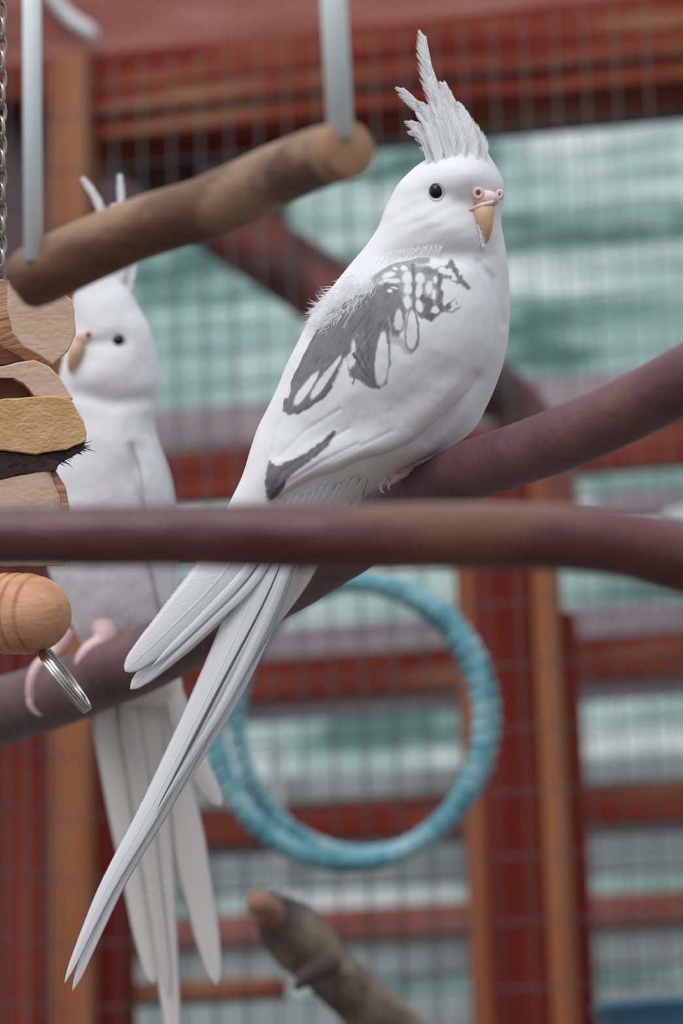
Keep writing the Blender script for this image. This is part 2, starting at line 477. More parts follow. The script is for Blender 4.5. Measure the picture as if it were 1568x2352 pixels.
rpst = thing('frame_post', wp(0.18, 0, 2.3), 'red upright post with a worn orange edge at the lower right', 'post')
board('post_board', 1062, 1080, 1112, 2500, 2.31, 0.03, m_ora, rpst, horizontal=False)
board('post_board', 1108, 1080, 1238, 2500, 2.28, 0.05, m_redv, rpst, horizontal=False)
board('post_board', 1240, 1080, 1292, 2500, 2.26, 0.07, m_ora, rpst, horizontal=False)
board('post_board', 1294, 1400, 1342, 2500, 2.30, 0.04, m_redv, rpst, horizontal=False)

def wire_panel(dist, px0, px1, py0, py1, sp_x, sp_z, rad, label, origin=0.0):
    s0, z1 = wallco(px0, py0, dist); s1, z0 = wallco(px1, py1, dist)
    z1 = max(z1, wallco(px1, py0, dist)[1]); z0 = min(z0, wallco(px0, py1, dist)[1])
    r = thing('wire_mesh', wp((s0 + s1) / 2, z0, dist), label, 'wire mesh', 'aviary wire mesh')
    vm = hm = None
    def straight(a, b):
        V, F = tube([a, (a + b) / 2, b], [rad] * 3, seg=8)
        return V, F
    s = s0 + origin; i = 0
    while s < s1:
        if vm is None:
            V, F = straight(Vector((0, 0, z0)), Vector((0, 0, z1)))
            vm = bpy.data.meshes.new('wire_upright'); vm.from_pydata([tuple(Vector(v) - Vector((0, 0, z0))) for v in V], [], F)
            vm.materials.append(m_wire); vm.polygons.foreach_set('use_smooth', [True] * len(vm.polygons))
        o = bpy.data.objects.new('wire', vm); o.location = wp(s + random.uniform(-.0007, .0007), z0, dist) - r.location; link(o, r)
        s += sp_x
    z = z0 + sp_z * .5
    while z < z1:
        if hm is None:
            V, F = straight(Vector((0, 0, 0)), WX * (s1 - s0))
            hm = bpy.data.meshes.new('wire_cross'); hm.from_pydata([tuple(v) for v in V], [], F)
            hm.materials.append(m_wire); hm.polygons.foreach_set('use_smooth', [True] * len(hm.polygons))
        o = bpy.data.objects.new('wire', hm); o.location = wp(s0, z, dist + rad * 1.8) - r.location; link(o, r)
        z += sp_z
    return r
wire_panel(2.2, 130, 1700, 150, 2480, 0.0254, 0.0508, 0.00072, 'square welded wire mesh in front of the red post and beam')
wire_panel(2.46, 130, 1700, 300, 2480, 0.0274, 0.0548, 0.0006, 'second welded wire mesh just outside the red post', 0.008)

# side mesh at the left, turned towards the camera
corner = wp(wallco(135, 1700, 2.2)[0], 0, 2.2)
sd = -(Vector((math.sin(R(32)), math.cos(R(32)), 0)))
sm = thing('wire_mesh', corner + UP * 0.9, 'side wire mesh at the left edge, slanting towards the corner post', 'wire mesh', 'aviary side mesh')
L_ = 0.36
V, F = tube([Vector((0, 0, 0)), sd * L_ * .5, sd * L_], [0.0009] * 3, seg=8)
hm = bpy.data.meshes.new('wire_side'); hm.from_pydata([tuple(v) for v in V], [], F); hm.materials.append(m_wire)
V, F = tube([Vector((0, 0, 0)), Vector((0, 0, .6)), Vector((0, 0, 1.5))], [0.0009] * 3, seg=8)
vm = bpy.data.meshes.new('wire_side_upright'); vm.from_pydata([tuple(v) for v in V], [], F); vm.materials.append(m_wire)
for k in range(29):
    o = bpy.data.objects.new('wire', hm); o.location = UP * (0.05 + k * 0.0508); link(o, sm)
for k in range(14):
    o = bpy.data.objects.new('wire', vm); o.location = sd * (0.02 + k * 0.0254) + Vector((0.002, 0, 0)); link(o, sm)

# ------------------------------------------------------------------ branches
def branch(name, pts, mm, label, cat, seg=28, n=170, bump=0.05, bs=25.0, parent=None, endmat=None):
    """pts: (px, py, depth, radius in picture units at that place)"""
    V, F = tube([P(a, b, d) for a, b, d, r in pts], [r * d / FPX for a, b, d, r in pts], seg=seg, n=n, bump=bump, bs=bs)
    o = mesh_obj(name, V, F, mm, parent)
    if parent is None: tag(o, label, cat)
    return o

branch('perch', [(-1700, 1330, .68, 56), (-900, 1290, .66, 60), (-260, 1250, .64, 66), (-40, 1234, .635, 68), (200, 1232, .63, 70), (450, 1230, .63, 72), (620, 1232, .63, 76), (800, 1236, .63, 75),
                 (1050, 1232, .635, 76), (1280, 1236, .64, 76), (1440, 1252, .645, 80), (1540, 1276, .65, 84), (1700, 1330, .66, 74), (2300, 1480, .68, 62), (3200, 1700, .71, 54)],
       m_plum, 'thick plum-brown branch crossing the whole picture in the foreground', 'perch', bump=0.04)

branch('perch', [(-900, 1960, 1.75, 76), (-260, 1735, 1.42, 78), (-60, 1655, 1.34, 78), (110, 1600, 1.27, 76), (300, 1528, 1.2, 76), (480, 1437, 1.14, 74), (620, 1358, 1.1, 74),
                 (760, 1268, 1.045, 80), (860, 1200, 1.02, 80), (960, 1147, .998, 70), (1080, 1083, .975, 70), (1300, 1003, .93, 74), (1480, 922, .90, 78),
                 (1600, 860, .88, 80), (1760, 780, .86, 82), (2600, 420, .8, 80)],
       m_mauve, 'sloping mauve-brown branch on which both cockatiels perch', 'perch', bump=0.05)

wdep = lambda x, y, k: -(CM.inverted() @ wallpt(x, y, k)).z
branch('branch', [(x, y, wdep(x, y, 2.39), r) for x, y, r in ((270, 270, 52), (350, 385, 58), (440, 465, 66), (560, 545, 84), (700, 640, 84), (880, 760, 72), (1080, 870, 66), (1190, 940, 60), (1260, 1090, 56), (1280, 1200, 50))],
       m_brace, 'blurred dark reddish branch sloping down behind the large cockatiel', 'branch', bump=0.12, bs=9)

gb = thing('cut_branch', P(700, 2200, 1.5), 'knobbly grey broken branch with a pale cut end, low in the background', 'branch')
branch('limb', [(612, 2075, 1.48, 34), (660, 2130, 1.49, 62), (720, 2190, 1.5, 66), (790, 2260, 1.5, 62), (870, 2330, 1.51, 66), (980, 2440, 1.52, 70)], m_knot, None, None, bump=0.3, bs=16, parent=gb)
branch('cut_end', [(584, 2088, 1.47, 16), (594, 2080, 1.47, 32), (610, 2094, 1.475, 38), (630, 2112, 1.48, 34)], m_stub, None, None, bump=0.1, parent=gb, n=20)
branch('twig', [(760, 2215, 1.48, 24), (715, 2235, 1.46, 22), (690, 2258, 1.45, 14), (680, 2272, 1.45, 7)], m_bark, None, None, bump=0.2, parent=gb, n=20)

# ------------------------------------------------------------------ swing
sw = thing('hanging_swing', P(430, 500, .76), 'pale brown wooden swing perch hung from two white rods', 'swing')
branch('perch_bar', [(30, 658, .80, 30), (44, 650, .80, 58), (85, 632, .798, 72), (200, 578, .79, 72), (330, 524, .78, 72), (480, 476, .767, 74),
                     (600, 420, .755, 72), (700, 375, .735, 70), (770, 352, .722, 68), (800, 345, .7155, 66)], m_swing, None, None, parent=sw, bump=0.06, bs=22)
branch('cut_end', [(770, 352, .722, 69.5), (786, 348, .7185, 69), (800, 345, .7155, 67), (804, 344, .7147, 62)], m_cut, None, None, parent=sw, n=16, bump=0.04)
def rod(a, b, r, d0, d1):
    V, F = tube([P(a[0], a[1], d0), P((a[0] + b[0]) / 2, (a[1] + b[1]) / 2, (d0 + d1) / 2), P(b[0], b[1], d1)], [r * d0 / FPX] * 3, seg=20)
    mesh_obj('rod', V, F, m_rod, sw)
rod((70, -420), (77, 600), 21, .80, .79)
rod((745, -420), (782, 318), 30, .715, .716)

# ------------------------------------------------------------------ chew toy
ty = thing('chew_toy', P(0, 900, 1.0), 'hanging chew toy of split wood blocks, grooved bead and split ring on a chain', 'bird toy')
def block(outline, q0, ext, mm, name='wood_block', rnd=2.2, lab=None, parent=ty, mside=None):
    n = len(outline)
    # subdivide and roughen the outline slightly
    pts = []
    for i in range(n):
        a = outline[i]; b = outline[(i + 1) % n]
        k = max(1, int(math.hypot(b[0] - a[0], b[1] - a[1]) / 14))
        for j in range(k):
            f = j / k
            pts.append((a[0] + (b[0] - a[0]) * f + random.uniform(-1, 1), a[1] + (b[1] - a[1]) * f + random.uniform(-1, 1)))
    n = len(pts)
    cx = sum(p[0] for p in pts) / n; cy = sum(p[1] for p in pts) / n
    V = []; F = []
    rings = [(-rnd * 1.6, 0.0, 0.0), (0.0, 0.0, rnd)] + [(0.0, f, 0.0) for f in (0.25, .5, .75, 1.0)]
    V0 = []
    for ins, f, qq in rings:
        for x, y in pts:
            dx, dy = x - cx, y - cy; d = math.hypot(dx, dy) or 1
            s = (d + ins) / d
            wob = random.uniform(-.8, .8) if f > 0 else 0
            V.append(Q(cx + dx * s + ext[0] * f + wob, cy + dy * s + ext[1] * f + wob, q0 + qq + ext[2] * f))
    nr = len(rings)
    for r in range(nr - 1):
        for i in range(n):
            j = (i + 1) % n
            F.append((r * n + i, r * n + j, (r + 1) * n + j, (r + 1) * n + i))
    F.append(tuple(range(n))[::-1]); F.append(tuple((nr - 1) * n + i for i in range(n)))
    o = mesh_obj(name, V, F, mm, parent, smooth=False)
    recalc(o)
    if mside:
        o.data.materials.append(mside)
        front = len(F) - 2
        for i in range(n, n * (nr - 1)): o.data.polygons[i].material_index = 1
    if lab: o['label'] = lab
    return o
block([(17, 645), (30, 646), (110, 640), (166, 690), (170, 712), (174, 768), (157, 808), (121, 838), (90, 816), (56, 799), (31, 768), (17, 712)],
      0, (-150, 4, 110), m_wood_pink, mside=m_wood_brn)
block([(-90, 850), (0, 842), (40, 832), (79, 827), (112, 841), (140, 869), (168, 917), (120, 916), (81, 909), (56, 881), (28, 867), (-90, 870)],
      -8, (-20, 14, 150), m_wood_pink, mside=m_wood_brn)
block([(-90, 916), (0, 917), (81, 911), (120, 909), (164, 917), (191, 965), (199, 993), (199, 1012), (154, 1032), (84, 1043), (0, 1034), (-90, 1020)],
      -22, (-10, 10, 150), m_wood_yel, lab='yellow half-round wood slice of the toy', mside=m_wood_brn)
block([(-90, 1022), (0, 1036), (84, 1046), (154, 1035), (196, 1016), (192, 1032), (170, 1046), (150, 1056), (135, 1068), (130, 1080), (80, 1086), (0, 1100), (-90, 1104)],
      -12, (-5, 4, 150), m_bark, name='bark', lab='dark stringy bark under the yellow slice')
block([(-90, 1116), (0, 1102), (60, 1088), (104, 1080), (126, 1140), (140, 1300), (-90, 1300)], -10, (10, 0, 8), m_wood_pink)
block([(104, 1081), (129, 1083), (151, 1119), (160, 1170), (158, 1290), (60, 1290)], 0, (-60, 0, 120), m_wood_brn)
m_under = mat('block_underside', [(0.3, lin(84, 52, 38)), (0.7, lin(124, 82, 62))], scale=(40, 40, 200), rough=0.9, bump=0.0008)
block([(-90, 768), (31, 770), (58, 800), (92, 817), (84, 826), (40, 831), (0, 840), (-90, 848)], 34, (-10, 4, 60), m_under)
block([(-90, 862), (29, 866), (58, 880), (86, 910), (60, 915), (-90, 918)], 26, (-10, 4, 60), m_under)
# bark fibres
fv = []
for k in range(46):
    x = random.uniform(110, 194); y = 1046 - (x - 110) * .30 + random.uniform(-2, 24) * (1 if x < 150 else .4)
    L = random.uniform(12, 30); a = random.uniform(-.5, .7)
    q = random.uniform(-14, 60)
    fv.append(tube([Q(x - 12, y - 2, q), Q(x + L * .5 * math.cos(a), y + L * .5 * math.sin(a), q), Q(x + L * math.cos(a), y + L * math.sin(a) + 2, q)],
                   [1.8 / FPX, 1.2 / FPX, .3 / FPX], seg=5))
o = mesh_obj('bark_fibre', *merge(*fv), m_bark, ty); o['kind'] = 'stuff'
# grooved bead
ax0 = Vector((-150, 1404, 110)); ax1 = Vector((150, 1412, -62)); 
prof = []
LN = 345.0
def bead_r(t):
    x = t * LN                   # distance along the axis
    r = 94.0 if x < 225 else 94.0 * math.sqrt(max(0.0, 1 - ((x - 225) / 120.0) ** 2.3))
    if x < 40: r *= .9 + .1 * x / 40
    for g in (80, 106, 132, 156, 180, 206, 232, 268):
        r -= 8 * math.exp(-((x - g) / 4.2) ** 2)
    return max(r, .4)
pts = []; rr = []
for k in range(260):
    t = k / 259
    c = ax0 + (ax1 - ax0) * t
    pts.append(Q(c.x, c.y, c.z)); rr.append(bead_r(t) / FPX)
V, F = tube(pts, rr, seg=48)
o = mesh_obj('bead', V, F, m_bead, ty); o['label'] = 'turned pale wood bead with ring grooves'
# eye-screw centre of the bead
V, F = ell(Q(136, 1408, -58), 9 / FPX, 13 / FPX, 4 / FPX)
mesh_obj('plug', V, F, m_wood_brn, ty)
# split ring seen almost edge on
c0 = Vector((150, 1563, -30)); a1 = Vector((50, 66, 0)); a2 = Vector((5, -3, 78)); a3 = Vector((5.5, -4, 2))
def coil(tmin, tmax, n, shift):
    pts = []
    for k in range(n):
        t = tmin + (tmax - tmin) * k / (n - 1)
        a = 2 * math.pi * t
        p = c0 + a1 * math.cos(a) + a2 * math.sin(a) + a3 * (t + shift)
        pts.append(Q(p.x, p.y, p.z))
    return tube(pts, [5.5 / FPX] * n, seg=10)
mesh_obj('split_ring', *coil(-1.5, 1.5, 150, 0), m_steel, ty)['label'] = 'shiny steel split ring'
# chain
for k in range(17):
    cy = 30 + k * 38; ang = (k % 2) * 90 + 35
    pts = []
    for j in range(20):
        a = 2 * math.pi * j / 20
        x = 15 * math.cos(a); y = 27 * math.sin(a)
        pts.append(Q(0 + x * math.cos(R(ang)), cy + y, 30 + x * math.sin(R(ang))))
    V, F = tube(pts, [4.6 / FPX] * 20, seg=8, closed=True)
    mesh_obj('chain_link', V, F, m_chain, ty)
V, F = tube([Q(0, -400, 30), Q(0, -200, 30), Q(0, 12, 30)], [5 / FPX] * 3, seg=10)
mesh_obj('wire', V, F, m_chain, ty)
V, F = tube([Q(-20, 660, 60), Q(-20, 1000, 60), Q(-20, 1400, 60)], [7 / FPX] * 3, seg=10)
mesh_obj('core_wire', V, F, m_chain, ty)

# ------------------------------------------------------------------ hoop
hp = thing('rope_hoop', P(800, 1990, 1.8), 'turquoise rope-wrapped ring hanging behind the tail of the large cockatiel', 'bird toy')
def hoop(name, cx, cy, rx, ry, r, d, tilt, lab=None):
    n = 120; pts = []
    for k in range(n):
        a = 2 * math.pi * k / n
        pts.append(P(cx + rx * math.cos(a), cy + ry * math.sin(a), d + tilt * math.cos(a + .6)))
    rr = [r * d / FPX * (1 + .05 * math.sin(k * math.pi * 0.9)) for k in range(n)]
    V, F = tube(pts, rr, seg=18, closed=True, bump=.06, bs=60)
    o = mesh_obj(name, V, F, m_hoop, hp)
    # wrapping strand
    wr = []
    nn = 1100
    for k in range(nn):
        t = k / nn; a = 2 * math.pi * t; b = 2 * math.pi * 55 * t
        c = P(cx + rx * math.cos(a), cy + ry * math.sin(a), d + tilt * math.cos(a + .6))
        out = (c - P(cx, cy, d)).normalized(); zz = (CM.to_3x3() @ Vector((0, 0, 1)))
        wr.append(c + (out * math.cos(b) + zz * math.sin(b)) * (r * .92 * d / FPX))
    V, F = tube(wr, [5.5 * d / FPX] * nn, seg=6, closed=True)
    mesh_obj('wrapped_cord', V, F, m_hoop, o)
hoop('ring', 800, 1658, 308, 322, 24, 1.78, 0.02)
hoop('ring', 836, 1650, 292, 312, 19, 1.84, -0.02)

V, F = tube([P(840, 1335, 1.8), P(935, 810, 2.0), P(1032, 285, 2.26)], [4 * 1.8 / FPX] * 3, seg=8, n=12)
mesh_obj('hanging_cord', V, F, m_pale, hp)
# small out-of-focus pieces
V, F = tube([wallpt(85, -60, 2.295), wallpt(150, 30, 2.29), wallpt(205, 72, 2.285), wallpt(222, 90, 2.285)], [15 * 2.3 / FPX, 17 * 2.3 / FPX, 17 * 2.3 / FPX, 6 * 2.3 / FPX], seg=12, n=20)
tag(mesh_obj('bracket', V, F, m_pale, None), 'pale metal bracket at the top left corner beside the white rod', 'bracket')
V, F = tube([wallpt(630, 1700, 2.99), wallpt(640, 1880, 2.99), wallpt(642, 2080, 2.99)], [15 * 2.95 / FPX] * 3, seg=10, n=20)
tag(mesh_obj('strap', V, F, m_pale, None), 'pale upright strap on the boards seen through the turquoise ring', 'strap')
for (px, py, rx, ry, lab) in ((1342, 1166, 40, 16, 'pale blob put in for a white sheen just above the front branch, left of the other'), (1560, 1205, 46, 40, 'pale rounded blob put in for a white sheen at the right edge on the front branch line')):
    d = 2.97  # pale blobs modelled in place of white sheen spots
    V, F = ell(wallpt(px, py, 2.985), rx * d / FPX, ry * d / FPX, 30 * d / FPX)
    tag(mesh_obj('sheen_blob', V, F, m_pale, None), lab, 'sheen_blob')
tub = thing('plastic_tub', P(1520, 2420, 2.0), 'blue plastic tub at the bottom right corner', 'tub')
V = []; F = []
c = P(1600, 2440, 2.05); prof = [(0.0, -.09), (.060, -.09), (.068, 0.0), (.07, .034), (.074, .036), (.074, .042), (.066, .042), (.062, -.02), (0, -.02)]
for r_, z in prof:
    for k in range(36):
        a = 2 * math.pi * k / 36; V.append(c + Vector((r_ * math.cos(a), r_ * math.sin(a), z)))
for j in range(len(prof) - 1):
    for k in range(36):
        l = (k + 1) % 36; F.append((j * 36 + k, j * 36 + l, (j + 1) * 36 + l, (j + 1) * 36 + k))
mesh_obj('tub_body', V, F, m_blue, tub)

# ------------------------------------------------------------------ birds
def gauss(x, y, cx, cy, sx, sy, rot=0.0):
    dx, dy = x - cx, y - cy
    c, s = math.cos(rot), math.sin(rot)
    u = (dx * c + dy * s) / sx; v = (-dx * s + dy * c) / sy
    return math.exp(-(u * u + v * v))

def seg_dist(x, y, pts):
    best = 1e9
    for (ax, ay), (bx, by) in zip(pts, pts[1:]):
        vx, vy = bx - ax, by - ay
        t = max(0, min(1, ((x - ax) * vx + (y - ay) * vy) / (vx * vx + vy * vy)))
        best = min(best, math.hypot(x - ax - vx * t, y - ay - vy * t))
    return best

def loft(stations, D, rows=150, seg=96, sculpt=None):
    """stations: left xy, right xy, depth centre, depth half thickness -> body surface"""
    st = catmull(stations, rows)
    V = []; F = []
    for (lx, ly, rx, ry, qc, qt) in st:
        for k in range(seg):
            a = 2 * math.pi * k / seg
            ca, sa = math.cos(a), math.sin(a)
            x = (lx + rx) / 2 + (rx - lx) / 2 * ca; y = (ly + ry) / 2 + (ry - ly) / 2 * ca
            q = qc - max(qt, 1) * sa
            if sculpt and sa > 0:
                dx, dy, dq = sculpt(x, y)
                w = min(1, sa * 3)
                q += dq * w
            V.append(Q(x, y, q, D))
    for i in range(rows - 1):
        for k in range(seg):
            l = (k + 1) % seg
            F.append((i * seg + k, (i + 1) * seg + k, (i + 1) * seg + l, i * seg + l))
    a = len(V)
    for i in (0, rows - 1):
        c = Vector((0, 0, 0))
        for k in range(seg): c += V[i * seg + k]
        V.append(c / seg)
    for k in range(seg):
        l = (k + 1) % seg
        F.append((a, k, l)); F.append((a + 1, (rows - 1) * seg + l, (rows - 1) * seg + k))
    return V, F

def surf(bvh, px, py, D, default=None):
    o = CM.translation; d = (P(px, py) - o).normalized()
    hit = bvh.ray_cast(o, d)[0]
    if hit is None: return default
    dep = -(CM.inverted() @ hit).z
    return (dep - D) * FPX / D

def blade(name, pts, hw, mm, parent, D=1.0, n=26, m=8, camber=.25, thick=1.3, asym=0.0, tipr=0.25, base=0.35, lift=None, bvh=None, shaft=True, tilt=0.0):
    """one feather. pts: (px, py[, q]); hw half width; lens-shaped section. With bvh the blade lies on that surface, lift above it."""
    three = [(p[0], p[1], p[2] if len(p) > 2 else 0.0) for p in pts]
    sp = catmull(three, n)
    V = []; F = []; UV = []
    for side in (1, -1):
        for i in range(n):
            u = i / (n - 1)
            a = sp[max(i - 1, 0)]; b = sp[min(i + 1, n - 1)]
            tx, ty = b[0] - a[0], b[1] - a[1]; L = math.hypot(tx, ty) or 1
            nx_, ny_ = -ty / L, tx / L
            w = hw(u) if callable(hw) else hw * min(1, base + (1 - base) * min(1, u * 3)) * (math.sqrt(max(0, 1 - max(0, (u - (1 - tipr)) / tipr) ** 2)))
            w = max(w, .25)
            for j in range(m + 1):
                v = -1 + 2 * j / m
                ww = w * (1 + asym * (1 if v > 0 else -1))
                x = sp[i][0] + nx_ * v * ww; y = sp[i][1] + ny_ * v * ww
                q = sp[i][2] + camber * w * v * v + tilt * v * w
                if bvh is not None:
                    s0 = surf(bvh, x, y, D)
                    if s0 is None: s0 = surf(bvh, sp[i][0], sp[i][1], D, 0.0) + 10
                    q += s0 - (lift or 3)
                q -= side * thick * (1 - v * v) * (0.4 + .6 * (1 - u))
                V.append(Q(x, y, q, D)); UV.append((u, (v + 1) / 2))
    off = n * (m + 1)
    for i in range(n - 1):
        for j in range(m):
            a = i * (m + 1) + j; b = a + m + 1
            F.append((a, a + 1, b + 1, b)); F.append((off + a, off + b, off + b + 1, off + a + 1))
    o = mesh_obj(name, V, F, mm, parent, uvs=UV)
    bm = bmesh.new(); bm.from_mesh(o.data)
    bmesh.ops.remove_doubles(bm, verts=bm.verts, dist=1e-6)
    bmesh.ops.recalc_face_normals(bm, faces=bm.faces)
    bm.to_mesh(o.data); bm.free()
    return o

def barbed(name, pts, left, right, mm, parent, D=1.0, nb=46, ang=34, thick=.6, seed=1):
    """a loose feather: shaft and separate barbs; left/right barb length functions of u"""
    rnd = random.Random(seed)
    sp = catmull(pts, 60)
    parts = [tube([Q(*p, D) for p in sp[::3]], [max(.4, 1.7 * (1 - i / 20)) * D / FPX for i in range(20)], seg=6)]
    for sgn, fn in ((-1, left), (1, right)):
        for k in range(nb):
            u = k / nb * .98
            L = fn(u) * rnd.uniform(.86, 1.1) * 1.75 * min(1, .25 + u * 3)
            if L < 1: continue
            i = min(58, int(u * 59)); a = sp[i]; b = sp[i + 1]
            tx, ty = b[0] - a[0], b[1] - a[1]; l = math.hypot(tx, ty) or 1; tx /= l; ty /= l
            an = R(ang + rnd.uniform(-5, 5)) * sgn
            dx = tx * math.cos(an) - ty * math.sin(an); dy = tx * math.sin(an) + ty * math.cos(an)
            d2x = tx * math.cos(an * .6) - ty * math.sin(an * .6); d2y = tx * math.sin(an * .6) + ty * math.cos(an * .6)
            p0 = a; p1 = (a[0] + dx * L * .5, a[1] + dy * L * .5, a[2] + rnd.uniform(0, 2)); p2 = (p1[0] + d2x * L * .55, p1[1] + d2y * L * .55, a[2] + rnd.uniform(0, 5))
            # flat barb, 2 segments
            wv = 1.8
            V = []
            for (p, w_) in ((p0, wv), (p1, wv * .9), (p2, .25)):
                V += [Q(p[0] - dy * w_, p[1] + dx * w_, p[2], D), Q(p[0], p[1], p[2] - thick, D), Q(p[0] + dy * w_, p[1] - dx * w_, p[2], D)]
            F = [(0, 1, 4, 3), (1, 2, 5, 4), (3, 4, 7, 6), (4, 5, 8, 7)]
            parts.append((V, F))
    V, F = merge(*parts)
    return mesh_obj(name, V, F, mm, parent)

# ---- the large cockatiel
b1 = thing('cockatiel', P(930, 1090, 1.0), 'large white cockatiel with grey wing patches, looking back over its shoulder', 'bird', 'cockatiels')
D1 = 1.0
stA = [  # lx, ly, rx, ry, depth centre, half depth
    (1008, 226, 1022, 226, 0, 5),
    (990, 262, 1058, 262, 0, 22),
    (980, 296, 1086, 294, 0, 44),
    (984, 330, 1106, 326, 0, 66),
    (982, 360, 1124, 358, 0, 92),
    (950, 386, 1142, 388, 0, 118),
    (916, 420, 1156, 420, 0, 134),
    (898, 452, 1158, 450, 0, 138),
    (882, 486, 1153, 480, 0, 138),
    (868, 522, 1151, 515, -4, 140),
    (842, 562, 1159, 560, -8, 146),
    (806, 605, 1166, 608, -8, 162),
    (770, 650, 1169, 652, -8, 180),
    (720, 715, 1171, 712, -10, 198),
    (684, 785, 1167, 772, -12, 206),
    (656, 842, 1158, 826, -14, 206),
    (636, 892, 1142, 876, -18, 198),
    (614, 938, 1118, 932, -22, 184),
    (592, 982, 1084, 990, -30, 164),
    (575, 1032, 1020, 1034, -48, 140),
    (558, 1088, 930, 1072, -66, 110),
    (536, 1136, 862, 1110, -80, 78),
    (508, 1190, 780, 1176, -86, 52),
    (472, 1254, 712, 1246, -86, 32),
    (448, 1305, 650, 1310, -86, 18),
    (450, 1345, 560, 1350, -84, 5)]
def sculptA(x, y):
    dq = 0.0
    dq -= 20 * gauss(x, y, 1040, 525, 80, 42, .25)              # cheek
    dq -= 10 * gauss(x, y, 930, 520, 60, 40, -.5)
    dq += 9 * gauss(x, y, 1002, 446, 34, 26)                   # eye socket
    dq += 7 * gauss(x, y, 1055, 462, 34, 16, .3)
    dq -= 14 * gauss(x, y, 1080, 400, 60, 34)                    # forehead
    dq += 10 * math.exp(-(seg_dist(x, y, [(890, 592), (960, 582), (1060, 588), (1110, 582), (1140, 560)]) / 20) ** 2)      # under the cheek
    dq += 12 * math.exp(-(seg_dist(x, y, [(1098, 602), (1128, 640), (1142, 690), (1156, 745)]) / 9) ** 2)
    dq -= 22 * gauss(x, y, 1040, 760, 110, 130)
    dq += 13 * math.exp(-(seg_dist(x, y, [(1092, 868), (1060, 905), (1022, 960), (985, 1010)]) / 16) ** 2)                # thigh fold
    dq -= 12 * gauss(x, y, 1085, 950, 34, 60, .5)
    dq += 3 * noise.noise(Vector((x / 60, y / 60, 0))) + .4 * noise.noise(Vector((x / 18, y / 18, 3)))
    # cheek feather striations
    f = gauss(x, y, 960, 500, 120, 60)
    dq += 1.0 * f * math.sin((y + .45 * x) / 5.5 + 2 * noise.noise(Vector((x / 30, y / 30, 1))))
    return 0, 0, dq
V, F = loft(stA, D1, rows=230, seg=150, sculpt=sculptA)
bodyA = mesh_obj('body', V, F, m_body, b1)
bvhA = BVHTree.FromPolygons([tuple(v) for v in V], F)

# folded wing, a shell lying on the flank
wing_out = [(900, 600), (985, 586), (1060, 590), (1104, 622), (1134, 688), (1146, 752), (1134, 820), (1096, 872), (1040, 930), (980, 985), (930, 1022), (880, 1042),
            (825, 1056), (770, 1082), (722, 1096), (668, 1124), (628, 1148), (612, 1146), (607, 1110), (610, 1060), (622, 1000), (655, 900), (700, 800), (760, 700), (830, 640)]
wo = catmull([p + (0.0,) for p in wing_out + [wing_out[0]]], 161)[:-1]
spine = [(1000, 680), (940, 800), (850, 900), (760, 990), (680, 1070), (640, 1110)]
def near_spine(x, y):
    best = None; bd = 1e9
    for (ax, ay), (bx, by) in zip(spine, spine[1:]):
        vx, vy = bx - ax, by - ay
        t = max(0, min(1, ((x - ax) * vx + (y - ay) * vy) / (vx * vx + vy * vy)))
        d = math.hypot(x - ax - vx * t, y - ay - vy * t)
        if d < bd: bd = d; best = (ax + vx * t, ay + vy * t)
    return best

import numpy as np
def vnoise(x, y, seed=0):
    """smooth value noise on numpy arrays, about -1..1"""
    rng = np.random.RandomState(seed); T = rng.rand(256, 256) * 2 - 1
    xi = np.floor(x).astype(int); yi = np.floor(y).astype(int); fx = x - xi; fy = y - yi
    fx = fx * fx * (3 - 2 * fx); fy = fy * fy * (3 - 2 * fy)
    g = lambda a, b: T[a & 255, b & 255]
    return (g(xi, yi) * (1 - fx) + g(xi + 1, yi) * fx) * (1 - fy) + (g(xi, yi + 1) * (1 - fx) + g(xi + 1, yi + 1) * fx) * fy
def sst(x, a, b):
    t = np.clip((x - a) / (b - a), 0, 1); return t * t * (3 - 2 * t)
def poly_sd(X, Y, pl):
    """signed distance to a polygon, negative inside"""
    d = np.full(X.shape, 1e9); ins = np.zeros(X.shape, bool); n = len(pl)
    for k in range(n):
        ax, ay = pl[k]; bx, by = pl[(k + 1) % n]
        vx, vy = bx - ax, by - ay
        t = np.clip(((X - ax) * vx + (Y - ay) * vy) / (vx * vx + vy * vy + 1e-9), 0, 1)
        d = np.minimum(d, np.hypot(X - ax - vx * t, Y - ay - vy * t))
        c = (ay > Y) != (by > Y)
        ins ^= c & (X < (bx - ax) * (Y - ay) / ((by - ay) if by != ay else 1e-9) + ax)
    return np.where(ins, -d, d)
def line_d(X, Y, pl):
    d = np.full(X.shape, 1e9)
    for (ax, ay), (bx, by) in zip(pl, pl[1:]):
        vx, vy = bx - ax, by - ay
        t = np.clip(((X - ax) * vx + (Y - ay) * vy) / (vx * vx + vy * vy + 1e-9), 0, 1)
        d = np.minimum(d, np.hypot(X - ax - vx * t, Y - ay - vy * t))
    return d
ST = 2.2
gx = np.arange(596, 1156, ST); gy = np.arange(560, 1160, ST)
GX, GY = np.meshgrid(gx, gy)
ZX, ZY = (GX - 560) * 2.45, (GY - 540) * 2.45          # plumage pattern coordinates
al_ = ZX * -.5 + ZY * .86; ac_ = ZX * .86 + ZY * .5       # along / across the feathers
wn1 = vnoise(ac_ / 5, al_ / 60, 1); wn2 = vnoise(ac_ / 16, al_ / 40, 2); wn3 = vnoise(ZX / 22, ZY / 22, 3)
WXp = ZX + -.5 * (wn1 * 5 + wn2 * 6) + wn3 * 4; WYp = ZY + .86 * (wn1 * 5 + wn2 * 6) + vnoise(ZX / 22, ZY / 22, 9) * 4
G = np.zeros(GX.shape); HGT = np.zeros(GX.shape)
def put(mask, val):
    global G
    G = G * (1 - mask) + val * mask
def fill(pl, val, soft=8): put(1 - sst(poly_sd(WXp, WYp, pl), -soft, soft), val)
